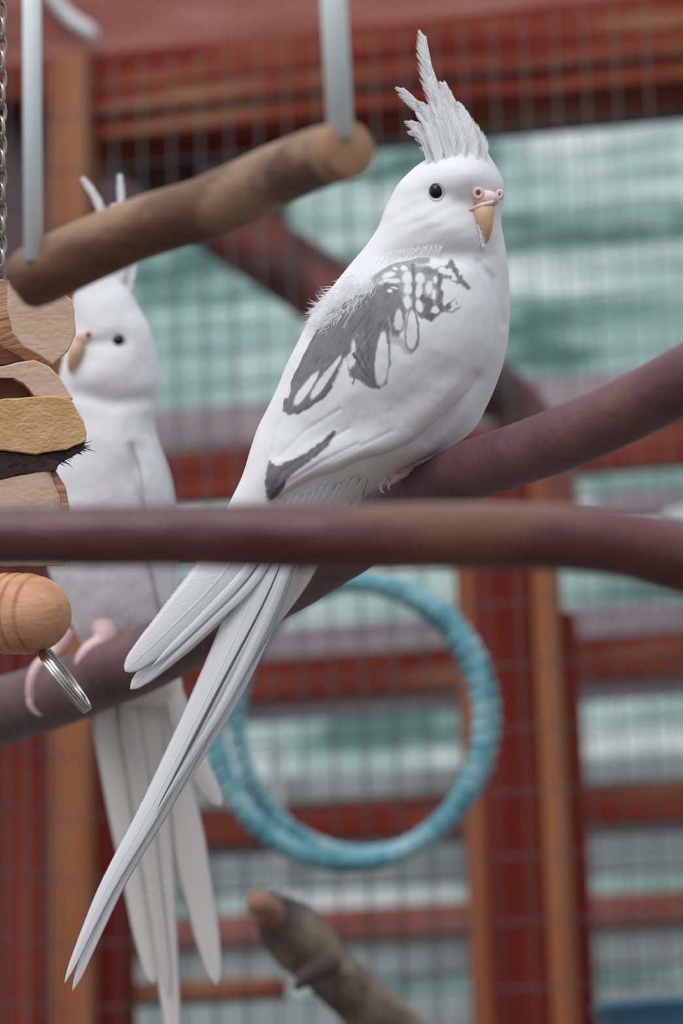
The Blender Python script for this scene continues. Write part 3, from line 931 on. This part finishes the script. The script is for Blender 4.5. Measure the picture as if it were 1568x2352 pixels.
def stroke(pl, w, val, soft=7): put(1 - sst(line_d(WXp, WYp, pl), w / 2 - soft / 2, w / 2 + soft), val)
def drop(cx, cy, rx, ry, rot=0, val=0.0, soft=.3, k=.6):
    c, s_ = math.cos(rot), math.sin(rot)
    dx, dy = WXp * k + ZX * (1 - k) - cx, WYp * k + ZY * (1 - k) - cy
    u = (dx * c + dy * s_) / rx; v = (-dx * s_ + dy * c) / ry
    e = np.sqrt((u * (1 + .25 * np.clip(-v, -1, 1))) ** 2 + v * v)
    put(1 - sst(e, 1 - soft, 1 + soft * .5), val)
# soft grey wash towards the back
fill([(420, 380), (560, 320), (680, 270), (760, 260), (700, 380), (560, 440), (430, 500)], .38, 40)
stroke([(820, 150), (900, 128), (1000, 100), (1060, 104)], 34, .45, 16)
stroke([(740, 250), (800, 200), (880, 160), (960, 140), (1020, 140)], 40, .62, 14)
# speckled scapulars
fill([(735, 270), (800, 215), (870, 170), (960, 165), (1060, 180), (1110, 240), (1130, 320), (1110, 420), (1060, 468), (1000, 462), (960, 420), (905, 440), (870, 330), (800, 300)], .62, 10)
stroke([(1010, 200), (1080, 205), (1150, 175), (1162, 150)], 24, .75)
stroke([(1163, 150), (1188, 205), (1222, 262), (1262, 292)], 26, .8, 9)
stroke([(1110, 240), (1150, 232), (1200, 262)], 20, .7)
stroke([(1100, 230), (1108, 330), (1095, 380), (1125, 420), (1185, 375)], 26, .85)
stroke([(1130, 425), (1170, 432), (1208, 405)], 9, .6)
stroke([(1000, 360), (1050, 380), (1020, 440), (1050, 465), (1100, 420)], 34, .9)
stroke([(950, 170), (952, 290), (964, 400), (1000, 460)], 20, .8)
for d in ((900, 183, 22, 15), (918, 236, 30, 40), (922, 300, 26, 34), (916, 375, 27, 42), (815, 222, 42, 17, -.25), (790, 258, 46, 12, -.3), (848, 255, 34, 14, -.1),
          (850, 186, 16, 10), (822, 308, 13, 10, .5), (990, 240, 28, 34), (985, 305, 19, 50, .15), (1075, 248, 17, 20), (1040, 292, 22, 42, .1), (1068, 330, 13, 30, .1),
          (1138, 280, 30, 40), (1146, 340, 25, 36), (1182, 240, 19, 17), (984, 396, 20, 40, -.3), (1076, 418, 23, 25), (1180, 384, 15, 26, .4), (1118, 196, 30, 20), (1110, 130, 50, 26)):
    drop(*d, val=.04)
# middle coverts
fill([(735, 270), (860, 275), (885, 330), (912, 440), (905, 500), (870, 580), (835, 590), (812, 470), (760, 430), (690, 340)], .82, 10)
drop(820, 312, 14, 11, .4); drop(845, 296, 24, 7, .3, .1)
drop(870, 475, 27, 62, .0, .08)
stroke([(838, 585), (880, 600), (930, 650)], 34, .36, 22)
drop(946, 530, 42, 128, .02, .74, .12); drop(944, 528, 31, 112, .02, .02, .14)
# feather with the long right slot
fill([(640, 340), (740, 345), (800, 430), (822, 520), (822, 720), (805, 825), (765, 862), (700, 852), (640, 815), (600, 800), (585, 740), (578, 660), (600, 590), (640, 560)], .84, 9)
drop(606, 665, 24, 88, .05, .03, .22)
drop(776, 690, 38, 158, .06, .03, .16)
stroke([(618, 660), (650, 730), (690, 790)], 9, 1.0, 6); stroke([(612, 740), (620, 790), (612, 836)], 7, .9, 6); stroke([(650, 640), (668, 700), (700, 760)], 6, 1.0, 6)
# long feather running to the lower left
fill([(650, 330), (560, 380), (480, 420), (400, 480), (330, 570), (270, 660), (240, 760), (230, 850), (214, 930), (218, 985), (252, 1014), (300, 1002), (360, 972), (430, 930), (490, 860), (528, 780), (556, 700),
      (600, 650), (610, 590), (680, 520), (760, 420), (740, 350)], .86, 9)
drop(248, 878, 13, 44, .28, .06, .25)
drop(352, 858, 25, 122, .62, .03, .2)
drop(452, 812, 24, 138, .62, .03, .2)
drop(520, 720, 14, 60, .55, .05, .3)
stroke([(430, 740), (470, 720), (440, 780)], 12, .8)
stroke([(300, 1000), (370, 960), (440, 915), (490, 850)], 12, 1.0, 8)
stroke([(440, 500), (340, 590), (300, 680)], 10, .95, 14)
stroke([(640, 360), (600, 440), (560, 520)], 5, .55, 8); stroke([(700, 420), (640, 500), (600, 560)], 5, 1.0, 6)
stroke([(720, 380), (690, 520), (700, 700)], 4, .95, 10)
# top edge spot
fill([(940, 95), (965, 72), (1000, 62), (1018, 72), (990, 88), (960, 96)], 1.25, 6)
# dark wing tip with its long streak
fill([(140, 1262), (120, 1340), (118, 1410), (130, 1470), (148, 1490), (192, 1468), (228, 1410), (245, 1370), (300, 1322), (400, 1252), (480, 1176), (518, 1106), (500, 1100), (430, 1165), (340, 1228),
      (296, 1252), (262, 1262), (215, 1286), (180, 1296), (152, 1272)], .92, 8)
fill([(130, 1440), (200, 1400), (232, 1380), (190, 1468), (148, 1490)], 1.2, 14)
fill([(250, 1380), (420, 1260), (560, 1170), (520, 1240), (400, 1330), (240, 1430)], .12, 22)
# faint crease shade painted along the shoulder
stroke([(1290, 130), (1340, 170), (1375, 250), (1410, 360), (1440, 470), (1450, 520)], 9, .22, 16)
G *= .94 + .10 * vnoise(ac_ / 3, al_ / 50, 5)
G = np.clip(G, 0, 1.3)
# outline of the shell and its height above the flank
OUT = [(x, y) for x, y, _ in wo]
SD = -poly_sd(GX, GY, OUT)
LOWD = line_d(GX, GY, lowr := [(1040, 930), (980, 985), (930, 1022), (880, 1042), (825, 1056), (770, 1082), (722, 1096), (668, 1124), (628, 1148), (608, 1120)])
nearlow = 1 - sst(LOWD, 20, 90)
RISE = (1 - np.exp(-np.clip(SD, 0, 999) / (22 - 16 * nearlow))) * (8 + 7 * nearlow) - 2.5 * (1 - nearlow) + 3 * nearlow
RISE += 1.3 * sst(G, .2, .7)
for pl, a in (([(700, 700), (640, 850), (612, 1000)], 0), ):
    pass
# folded flight feathers: fine ridges near the tip
fold = np.zeros(GX.shape)
for pl, a in (([(820, 1020), (740, 1060), (660, 1110), (625, 1140)], 2.2), ([(800, 985), (720, 1030), (650, 1085), (622, 1130)], 2.0), ([(780, 940), (700, 990), (640, 1050)], 1.6), ([(900, 990), (820, 1030), (760, 1060)], 1.4)):
    d = line_d(GX, GY, pl); fold -= a * np.exp(-(d / 5) ** 2)
RISE += fold + .5 * vnoise(GX / 20, GY / 20, 7)
idx = -np.ones(GX.shape, int); V = []; gv = []
keep = SD > -1.0
for j in range(GX.shape[0]):
    for i in range(GX.shape[1]):
        if keep[j, i]:
            q = surf(bvhA, GX[j, i], GY[j, i], D1)
            if q is None: continue
            idx[j, i] = len(V)
            V.append(Q(GX[j, i], GY[j, i], q - RISE[j, i])); gv.append(G[j, i])
F = []
for j in range(GX.shape[0] - 1):
    for i in range(GX.shape[1] - 1):
        a, b_, c_, d_ = idx[j, i], idx[j, i + 1], idx[j + 1, i + 1], idx[j + 1, i]
        if min(a, b_, c_, d_) >= 0: F.append((a, d_, c_, b_))
# close the rim back into the flank
edges = {}
for f in F:
    for k in range(4):
        e = (f[k], f[(k + 1) % 4])
        if (e[1], e[0]) in edges: del edges[(e[1], e[0])]
        else: edges[e] = 1
rim = {}
cen = CM.translation
for a, b_ in list(edges):
    for v in (a, b_):
        if v not in rim:
            rim[v] = len(V); dirv = (V[v] - cen).normalized(); V.append(V[v] + dirv * 22 / FPX); gv.append(gv[v])
for a, b_ in edges: F.append((b_, a, rim[a], rim[b_]))
m_wing = mat('wing_plumage', [(0.3, lin(226, 226, 230)), (0.7, lin(236, 236, 239))], scale=(40, 40, 40), rough=0.9, bump=0.0002, bscale=(420, 420, 160), spec=0.15, sss=0.2)
_n = m_wing.node_tree.nodes; _l = m_wing.node_tree.links
_a = _n.new('ShaderNodeAttribute'); _a.attribute_name = 'grey'
_r = _n.new('ShaderNodeValToRGB')
_r.color_ramp.elements[0].color = lin(224, 224, 226)
_r.color_ramp.elements[1].position = 1.0; _r.color_ramp.elements[1].color = lin(72, 70, 72)
_e = _r.color_ramp.elements.new(.66); _e.color = lin(110, 108, 111)
_sc = _n.new('ShaderNodeMath'); _sc.operation = 'MULTIPLY'; _sc.inputs[1].default_value = .77
_l.new(_a.outputs['Fac'], _sc.inputs[0]); _l.new(_sc.outputs[0], _r.inputs[0]); _l.new(_r.outputs[0], _n['Principled BSDF'].inputs['Base Color'])
wing = mesh_obj('wing', V, F, m_wing, b1)
at = wing.data.attributes.new('grey', 'FLOAT', 'POINT')
at.data.foreach_set('value', [float(g) for g in gv])
bvhW = BVHTree.FromPolygons([tuple(v) for v in V], F)
class Both:
    def ray_cast(self, o, d):
        a = bvhA.ray_cast(o, d); b = bvhW.ray_cast(o, d)
        if a[0] is None: return b
        if b[0] is None: return a
        return a if (a[0] - o).length < (b[0] - o).length else b
SB = Both()
# white fluff over the grey near the back, loose at the outline
rf = random.Random(9)
fl = []
def hairs(n, fn, lmin, lmax, w=1.1):
    for k in range(n):
        x, y, a = fn(k)
        L = rf.uniform(lmin, lmax)
        s0 = surf(SB, x, y, D1)
        if s0 is None: continue
        q = s0 - 2
        bend = rf.uniform(-.5, .5)
        pts = []
        for j in range(4):
            t = j / 3; aa = a + bend * t
            pts.append((x + math.cos(aa) * L * t, y + math.sin(aa) * L * t, q - 5 * math.sin(t * 2.2) + 0))
        V = []
        for j, p in enumerate(pts):
            wj = w * (1 - j / 3.2)
            V += [Q(p[0] - math.sin(a) * wj, p[1] + math.cos(a) * wj, p[2]), Q(p[0] + math.sin(a) * wj, p[1] - math.cos(a) * wj, p[2])]
        fl.append((V, [(0, 1, 3, 2), (2, 3, 5, 4), (4, 5, 7, 6)]))
def along(pts, spread, ang, da):
    def fn(k):
        t = rf.random() * (len(pts) - 1); i = int(t); f = t - i
        x = pts[i][0] + (pts[i + 1][0] - pts[i][0]) * f + rf.uniform(0, spread); y = pts[i][1] + (pts[i + 1][1] - pts[i][1]) * f + rf.uniform(-spread, spread) * .4
        return x, y, ang + rf.uniform(-da, da)
    return fn
hairs(520, along([(790, 640), (755, 670), (732, 700), (712, 725), (706, 750)], 46, 2.45, .5), 14, 32, .75)
hairs(50, along([(757, 662), (742, 688), (726, 706), (712, 722)], 8, 3.0, .5), 20, 34)
hairs(260, along([(850, 640), (820, 670), (780, 700), (740, 735)], 34, 2.1, .5), 14, 30, .6)
hairs(160, along([(1000, 570), (960, 574), (900, 584), (860, 600)], 24, 1.9, .6), 10, 20, .6)
hairs(90, along([(1100, 545), (1112, 570), (1140, 560)], 14, 1.5, .5), 12, 30, .9)
hairs(70, along([(1094, 510), (1100, 535), (1104, 560)], 5, .9, .5), 8, 18, .9)
V, F = merge(*fl)
mesh_obj('down', V, F, f_down, b1)['kind'] = 'stuff'

# crest
def crest(pts, l, r, seed, nb=46):
    barbed('crest_feather', pts, l, r, f_down, b1, nb=int(nb * 1.9), seed=seed)
CB = -6
crest([(1036, 330, CB), (1008, 240, CB), (986, 150, CB - 2), (976, 82, CB - 3)], lambda u: 34 * min(1, u * 2 + .4) * (1 - u) ** .35 + 2, lambda u: 12 * (1 - u) + 2, 1, 74)
crest([(1046, 330, CB - 6), (1020, 250, CB - 6), (996, 180, CB - 6), (985, 142, CB - 6)], lambda u: 22 * (1 - u) ** .5 + 2, lambda u: 12 * (1 - u) + 2, 2, 56)
crest([(1060, 340, CB - 10), (1048, 270, CB - 10), (1030, 220, CB - 10), (1018, 192, CB - 10)], lambda u: 24 * (1 - u) ** .5 + 2, lambda u: 14 * (1 - u) ** .5 + 2, 3, 46)
crest([(1076, 340, CB - 10), (1072, 290, CB - 10), (1062, 256, CB - 10), (1051, 236, CB - 10)], lambda u: 20 * (1 - u) ** .5 + 2, lambda u: 10 * (1 - u) ** .5 + 1, 4, 36)
crest([(1090, 350, CB), (1085, 305, CB), (1076, 272, CB), (1064, 250, CB)], lambda u: 18 * (1 - u) ** .5 + 2, lambda u: 8 * (1 - u) ** .5 + 1, 5, 30)
crest([(1100, 350, CB), (1096, 320, CB), (1088, 300, CB), (1079, 280, CB)], lambda u: 14 * (1 - u) ** .5 + 2, lambda u: 6 * (1 - u) ** .5 + 1, 6, 24)
crest([(1024, 340, CB + 4), (985, 270, CB + 4), (952, 230, CB + 4), (925, 203, CB + 4)], lambda u: 30 * min(1, u + .6) * (1 - u) ** .4 + 2, lambda u: 8 * (1 - u) + 2, 7, 60)
crest([(1026, 335, CB), (1000, 285, CB), (984, 255, CB), (970, 236, CB)], lambda u: 22 * (1 - u) ** .4 + 2, lambda u: 12 * (1 - u) + 2, 8, 44)
crest([(1020, 345, CB), (990, 312, CB), (965, 292, CB), (944, 278, CB)], lambda u: 24 * (1 - u) ** .4 + 2, lambda u: 12 * (1 - u) + 2, 9, 44)
crest([(1020, 356, CB), (995, 332, CB), (970, 312, CB), (947, 300, CB)], lambda u: 20 * (1 - u) ** .4 + 2, lambda u: 12 * (1 - u) + 2, 10, 38)
crest([(1020, 366, CB), (1000, 345, CB), (985, 330, CB), (964, 318, CB)], lambda u: 18 * (1 - u) ** .4 + 2, lambda u: 12 * (1 - u) + 2, 11, 34)
crest([(1018, 372, CB), (1003, 358, CB), (990, 348, CB), (972, 338, CB)], lambda u: 16 * (1 - u) ** .4 + 2, lambda u: 12 * (1 - u) + 2, 12, 30)
crest([(1044, 320, CB - 20), (1020, 260, CB - 18), (1000, 215, CB - 14), (988, 180, CB - 8)], lambda u: 24 * (1 - u) ** .4 + 2, lambda u: 18 * (1 - u) ** .5 + 2, 13, 56)
crest([(1050, 330, CB - 26), (1036, 280, CB - 24), (1020, 240, CB - 18), (1008, 212, CB - 12)], lambda u: 28 * (1 - u) ** .4 + 2, lambda u: 20 * (1 - u) ** .5 + 2, 14, 50)
crest([(1040, 340, CB - 30), (1016, 300, CB - 24), (996, 270, CB - 16), (980, 250, CB - 8)], lambda u: 26 * (1 - u) ** .4 + 2, lambda u: 20 * (1 - u) ** .5 + 2, 15, 46)

for i, p in enumerate(([(1036, 392, -100), (1030, 330, -74), (1012, 270, -36), (994, 218, -14)], [(1062, 404, -108), (1052, 330, -74), (1038, 280, -40), (1022, 236, -16)],
                       [(1090, 392, -90), (1082, 340, -70), (1070, 290, -36), (1054, 250, -12)], [(1010, 386, -92), (1004, 340, -72), (990, 295, -36), (968, 262, -12)],
                       [(1112, 398, -68), (1104, 350, -60), (1092, 316, -32), (1076, 284, -10)], [(996, 388, -76), (994, 350, -60), (982, 318, -30), (960, 294, -8)])):
    crest(p, lambda u: 24 * (1 - u) ** .4 + 3, lambda u: 22 * (1 - u) ** .4 + 3, 40 + i, 60)
    crest([(a + 10 - i * 3, b + 16 - 4 * k, c - (6 if k == 0 else 4)) for k, (a, b, c) in enumerate(p)], lambda u: 16 * (1 - u) ** .4 + 3, lambda u: 15 * (1 - u) ** .4 + 3, 60 + i, 50)

# eye
qe = surf(bvhA, 1002, 441, D1)
V, F = ell(Q(1002, 441, qe + 6), 16 / FPX, 19 / FPX, 15 / FPX, nu=40, nv=24)
mesh_obj('eye', V, F, m_eye, b1)
pts = []
for k in range(40):
    a = 2 * math.pi * k / 40
    x = 1002 + 17.5 * math.cos(a); y = 441 + 21 * math.sin(a)
    pts.append(Q(x, y, surf(bvhA, x, y, D1) + .5))
V, F = tube(pts, [1.8 / FPX] * 40, seg=10, closed=True)
mesh_obj('eyelid', V, F, m_ring, b1)

# cere, nostrils and beak
qc = surf(bvhA, 1108, 455, D1)
V, F = ell(Q(1114, 458, qc + 2), 32 / FPX, 21 / FPX, 24 / FPX)
V2, F2 = ell(Q(1088, 468, qc + 6), 24 / FPX, 9 / FPX, 16 / FPX)
V, F = merge((V, F), (V2, F2))
cere = mesh_obj('cere', V, F, m_cere, b1)
def nostril(x, y, q, rx, ry):
    pts = [Q(x + rx * math.cos(2 * math.pi * k / 28), y + ry * math.sin(2 * math.pi * k / 28), q) for k in range(28)]
    V, F = tube(pts, [4.6 / FPX] * 28, seg=12, closed=True)
    mesh_obj('nostril_rim', V, F, m_cere, cere)
    V, F = ell(Q(x, y, q + 1), (rx - 1) / FPX, (ry - 1) / FPX, 3 / FPX)
    mesh_obj('nostril', V, F, m_nostril, cere)
nostril(1098, 444, qc - 19, 9.5, 10)
nostril(1147, 447, qc + 8, 5.5, 8)
bk = [(1111, 476, qc + 2, 20), (1111, 486, qc - 8, 24), (1113, 500, qc - 15, 21), (1116, 520, qc - 17, 15.5), (1116, 541, qc - 12, 10.5), (1113, 557, qc - 4, 6), (1110, 569, qc + 4, 1.5)]
V, F = tube([Q(a, b, c) for a, b, c, r in bk], [r / FPX for a, b, c, r in bk], seg=32, n=50)
mesh_obj('beak', V, F, m_beak, b1)
V, F = tube([Q(1078, 482, surf(bvhA, 1078, 482, D1) - 2), Q(1086, 480, qc - 12), Q(1101, 474, qc - 24), Q(1122, 467, qc - 24), Q(1138, 461, qc - 10)], [2.0 / FPX, 4.6 / FPX, 5.6 / FPX, 5 / FPX, 2 / FPX], seg=8, n=24)
mesh_obj('cere_fold', V, F, m_cere, cere)
V, F = ell(Q(1104, 552, qc + 6), 11 / FPX, 16 / FPX, 12 / FPX)
mesh_obj('lower_beak', V, F, m_beak, b1)

# foot on the perch
def toe(parent, pts, claw, D=1.0, s=1.0):
    V, F = tube([Q(a, b, c, D) for a, b, c, r in pts], [r * D / FPX for a, b, c, r in pts], seg=16, n=44, bump=.05, bs=400)
    t = mesh_obj('toe', V, F, m_foot, parent)
    V, F = tube([Q(a, b, c, D) for a, b, c, r in claw], [r * D / FPX for a, b, c, r in claw], seg=10, n=20)
    mesh_obj('claw', V, F, m_claw, t)
ft = mesh_obj('foot', *tube([Q(968, 1054, -30), Q(954, 1066, -42), Q(940, 1074, -48), Q(928, 1080, -46)], [16 / FPX, 13 / FPX, 11 / FPX, 7 / FPX], seg=18, n=20), m_foot, b1)
toe(ft, [(944, 1072, -48, 8), (924, 1079, -56, 9.5), (912, 1080, -58, 8), (900, 1087, -60, 11), (890, 1094, -58, 8), (884, 1097, -54, 8)],
    [(886, 1094, -58, 7), (877, 1104, -60, 6), (873, 1116, -58, 4.5), (876, 1127, -54, 3), (884, 1133, -50, .8)])
toe(ft, [(946, 1076, -50, 8), (928, 1089, -60, 9), (914, 1095, -62, 8), (904, 1102, -62, 9.5), (897, 1107, -58, 7)],
    [(900, 1105, -60, 5), (894, 1112, -60, 4), (892, 1119, -56, 2.5), (896, 1125, -52, .8)])
toe(ft, [(950, 1068, -48, 9), (966, 1060, -64, 8), (980, 1054, -70, 7)], [(978, 1055, -70, 5), (990, 1052, -72, 3.5), (998, 1056, -70, .8)])

# tail and rump feathers
def tl(pts, hw, mm=f_white, name='tail_feather', **kw):
    kw.setdefault('n', 44); kw.setdefault('thick', 1.4); kw.setdefault('camber', .16)
    return blade(name, pts, hw, mm, b1, **kw)
def prof(*kv):
    def f(u):
        for (a, x), (b, y) in zip(kv, kv[1:]):
            if u <= b: 
                t = (u - a) / (b - a); t = t * t * (3 - 2 * t) if False else t
                return x + (y - x) * t
        return kv[-1][1]
    return f
tl([(640, 1200, -100), (545, 1330, -112), (430, 1455, -120), (299, 1583, -124)], prof((0, 40), (.4, 44), (.7, 34), (.88, 22), (.96, 12), (1, .5)))
tl([(600, 1180, -112), (510, 1320, -124), (400, 1435, -134), (287, 1542, -140)], prof((0, 60), (.35, 66), (.6, 52), (.8, 36), (.92, 23), (.98, 10), (1, .5)))
tl([(650, 1190, -118), (560, 1320, -130), (470, 1415, -138), (350, 1530, -146)], prof((0, 12), (.5, 13), (.85, 9), (1, .5)))
tl([(670, 1190, -114), (585, 1330, -126), (490, 1425, -134), (360, 1545, -140)], prof((0, 12), (.5, 12), (.85, 8), (1, .5)))
# long pair
LT = -104
tl([(668, 1200, LT), (600, 1380, LT - 10), (490, 1600, LT - 20), (370, 1840, LT - 26), (262, 2040, LT - 30), (166, 2276, LT - 34)], prof((0, 40), (.25, 52), (.45, 36), (.7, 24), (.85, 18), (.96, 9), (1, .5)), n=70)
tl([(640, 1200, LT - 6), (568, 1400, LT - 16), (470, 1610, LT - 28), (350, 1850, LT - 34), (240, 2050, LT - 38), (148, 2258, LT - 42)], prof((0, 40), (.2, 46), (.42, 34), (.65, 24), (.82, 17), (.95, 8), (1, .5)), n=70, tilt=.25)
# outer narrow feathers to the right, dark gap between
tl([(705, 1200, LT + 6), (634, 1400, LT + 2), (545, 1590, LT - 4), (458, 1740, LT - 8), (390, 1850, LT - 10)], prof((0, 14), (.5, 13), (.85, 8), (1, .5)), n=50)
tl([(690, 1200, LT - 14), (622, 1395, LT - 24), (528, 1590, LT - 34), (440, 1738, LT - 40), (358, 1870, LT - 44)], prof((0, 16), (.3, 15), (.6, 11), (.9, 5), (1, .5)), n=60, camber=.35)
tl([(655, 1270, LT - 20), (604, 1388, LT - 32), (512, 1565, LT - 42), (432, 1722, LT - 48), (358, 1864, LT - 52)], prof((0, 1.5), (.3, 3), (.7, 5), (1, .5)), f_dark, n=50)  # dark gap line drawn as a thin charcoal blade
tl([(742, 1235, -60), (712, 1290, -60), (672, 1370, -40), (632, 1440, -36)], prof((0, 26), (.5, 20), (1, .5)), f_far)
# rump coverts fanning under the wing tip
rc = random.Random(3)
for k in range(11):
    f = k / 10
    x0 = 650 + 190 * f; y0 = 1150 - 60 * f + rc.uniform(-6, 6); x1 = x0 - 110 - 10 * f; y1 = y0 + 190
    blade('rump_feather', [(x0, y0), ((x0 + x1) / 2 + 8, (y0 + y1) / 2), (x1, y1)], 17, f_white, b1, bvh=bvhA, lift=2 + k * .2, n=18, m=6, tipr=.4, camber=.1, thick=.8)

# ---- the second cockatiel, further along the same branch
D2 = 1.235
b2 = thing('cockatiel', P(160, 1500, D2), 'second white cockatiel with dark eye, half hidden behind the chew toy', 'bird', 'cockatiels')
stB = [
    (200, 560, 216, 560, 0, 5), (182, 610, 248, 610, 0, 26), (172, 655, 290, 655, 0, 46), (166, 700, 316, 700, 0, 70), (160, 745, 340, 745, 0, 86),
    (152, 790, 354, 790, 0, 96), (142, 835, 364, 840, 0, 102), (134, 880, 367, 885, 0, 106), (132, 925, 362, 930, -2, 108), (126, 970, 356, 975, -2, 114),
    (112, 1020, 366, 1020, 0, 126), (98, 1080, 388, 1080, 0, 138), (92, 1150, 402, 1150, 0, 142), (96, 1230, 408, 1230, 0, 138), (112, 1310, 410, 1310, 0, 124),
    (140, 1380, 408, 1385, 0, 108), (168, 1440, 406, 1450, 10, 90), (196, 1500, 408, 1510, 24, 66), (226, 1570, 402, 1575, 34, 40), (256, 1620, 380, 1620, 40, 8)]
def sculptB(x, y):
    dq = 0
    dq -= 12 * gauss(x, y, 230, 860, 60, 40)
    dq += 9 * gauss(x, y, 270, 782, 30, 24)
    dq += 8 * gauss(x, y, 222, 788, 30, 14)
    dq += 9 * math.exp(-(seg_dist(x, y, [(180, 905), (260, 925), (340, 915)]) / 18) ** 2)
    dq -= 10 * gauss(x, y, 260, 1010, 70, 50)
    dq += 12 * math.exp(-(seg_dist(x, y, [(305, 1030), (310, 1100), (335, 1180)]) / 14) ** 2)
    dq += 3 * noise.noise(Vector((x / 50, y / 50, 8)))
    return 0, 0, dq
V, F = loft(stB, D2, rows=150, seg=96, sculpt=sculptB)
mesh_obj('body', V, F, m_bodyfar, b2)
bvhB = BVHTree.FromPolygons([tuple(v) for v in V], F)
qe = surf(bvhB, 271, 783, D2)
V, F = ell(Q(271, 783, qe + 5, D2), 14 * D2 / FPX, 14.5 * D2 / FPX, 13 * D2 / FPX)
mesh_obj('eye', V, F, m_eye, b2)
pts = [Q(271 + 16 * math.cos(2 * math.pi * k / 30), 783 + 17 * math.sin(2 * math.pi * k / 30), qe + 1, D2) for k in range(30)]
V, F = tube(pts, [2.4 * D2 / FPX] * 30, seg=8, closed=True); mesh_obj('eyelid', V, F, m_ring, b2)
qb = surf(bvhB, 195, 785, D2)
V, F = ell(Q(192, 775, qb + 4, D2), 22 * D2 / FPX, 17 * D2 / FPX, 16 * D2 / FPX); c2 = mesh_obj('cere', V, F, m_cere, b2)
V, F = ell(Q(203, 768, qb - 11, D2), 6 * D2 / FPX, 6 * D2 / FPX, 3 * D2 / FPX); mesh_obj('nostril', V, F, m_nostril, c2)
bk = [(180, 792, qb - 2, 18), (172, 812, qb - 10, 16), (165, 832, qb - 10, 11), (162, 848, qb - 4, 6), (162, 858, qb, 1.5)]
V, F = tube([Q(a, b, c, D2) for a, b, c, r in bk], [r * D2 / FPX for a, b, c, r in bk], seg=20, n=30); mesh_obj('beak', V, F, m_beak, b2)
# wing seen at the right of its breast
wing2 = blade('wing', [(318, 1000), (352, 1080), (368, 1180), (376, 1320), (392, 1480)], prof((0, 12), (.12, 26), (.4, 34), (.7, 30), (1, 2)), m_bodyfar, b2, D=D2, bvh=bvhB, lift=12, n=40, m=10, camber=.1, thick=5)
for pts in ([(262, 700, -20), (258, 600, -20), (232, 480, -18), (190, 408, -16)], [(280, 690, -14), (284, 600, -14), (280, 500, -14), (276, 400, -14)], [(290, 690, -14), (300, 620, -14), (300, 540, -14), (300, 470, -14)],
            [(270, 680, -24), (276, 620, -24), (270, 540, -22), (262, 470, -20)]):
    barbed('crest_feather', pts, lambda u: 20 * (1 - u) ** .5 + 2, lambda u: 16 * (1 - u) ** .5 + 2, f_down, b2, D=D2, nb=90, seed=31)
def tl2(pts, hw, name='tail_feather'):
    return blade(name, pts, hw, f_far, b2, D=D2, n=44, camber=.18, thick=1.6)
# tail hangs down behind the branch
tl2([(330, 1440, 60), (372, 1640, 66), (412, 1850, 66), (455, 2050, 66), (497, 2262, 62)], prof((0, 30), (.3, 42), (.6, 42), (.85, 30), (.96, 16), (1, 1)))
tl2([(300, 1440, 52), (318, 1640, 56), (345, 1850, 56), (372, 2100, 56), (400, 2400, 52)], prof((0, 40), (.3, 56), (.6, 44), (.85, 26), (1, 16)))
tl2([(262, 1440, 60), (268, 1640, 66), (292, 1830, 66), (322, 2030, 66), (352, 2260, 62)], prof((0, 46), (.25, 60), (.6, 48), (.85, 34), (.97, 16), (1, 1)))
tl2([(290, 1500, 44), (294, 1640, 46), (326, 1830, 46), (352, 2030, 46), (388, 2290, 44)], prof((0, 20), (.3, 24), (.6, 22), (.9, 14), (1, 1)))
tl2([(390, 1600, 80), (425, 1700, 80), (462, 1780, 78), (506, 1852, 74)], prof((0, 34), (.4, 36), (.8, 24), (.94, 13), (1, 1)), 'wing_feather')
tl2([(376, 1480, 30), (392, 1560, 30), (404, 1650, 34), (408, 1740, 38)], prof((0, 24), (.5, 24), (1, 1)), 'wing_feather')
# legs and feet gripping the branch
ft2 = mesh_obj('foot', *tube([Q(245, 1440, -60, D2), Q(240, 1465, -74, D2), Q(225, 1480, -84, D2), Q(210, 1484, -88, D2)], [34 * D2 / FPX, 28 * D2 / FPX, 20 * D2 / FPX, 14 * D2 / FPX], seg=16, n=18), m_foot, b2)
toe(ft2, [(232, 1474, -88, 17), (205, 1492, -96, 18), (190, 1515, -94, 17), (184, 1545, -84, 15)], [(184, 1540, -86, 9), (182, 1560, -78, 6), (190, 1574, -66, 1)], D=D2)
toe(ft2, [(240, 1472, -86, 15), (222, 1500, -100, 15), (210, 1535, -98, 14), (206, 1566, -86, 12)], [(206, 1562, -88, 8), (205, 1580, -80, 5), (212, 1592, -68, 1)], D=D2)
ft3 = mesh_obj('foot', *tube([Q(150, 1450, -30, D2), Q(130, 1490, -50, D2), Q(112, 1512, -60, D2)], [26 * D2 / FPX, 20 * D2 / FPX, 13 * D2 / FPX], seg=16, n=18), m_foot, b2)
toe(ft3, [(112, 1510, -60, 13), (88, 1530, -64, 14), (74, 1560, -64, 12), (70, 1596, -56, 11)], [(70, 1590, -58, 9), (70, 1618, -52, 7), (82, 1636, -44, 4), (96, 1644, -36, 1)], D=D2)
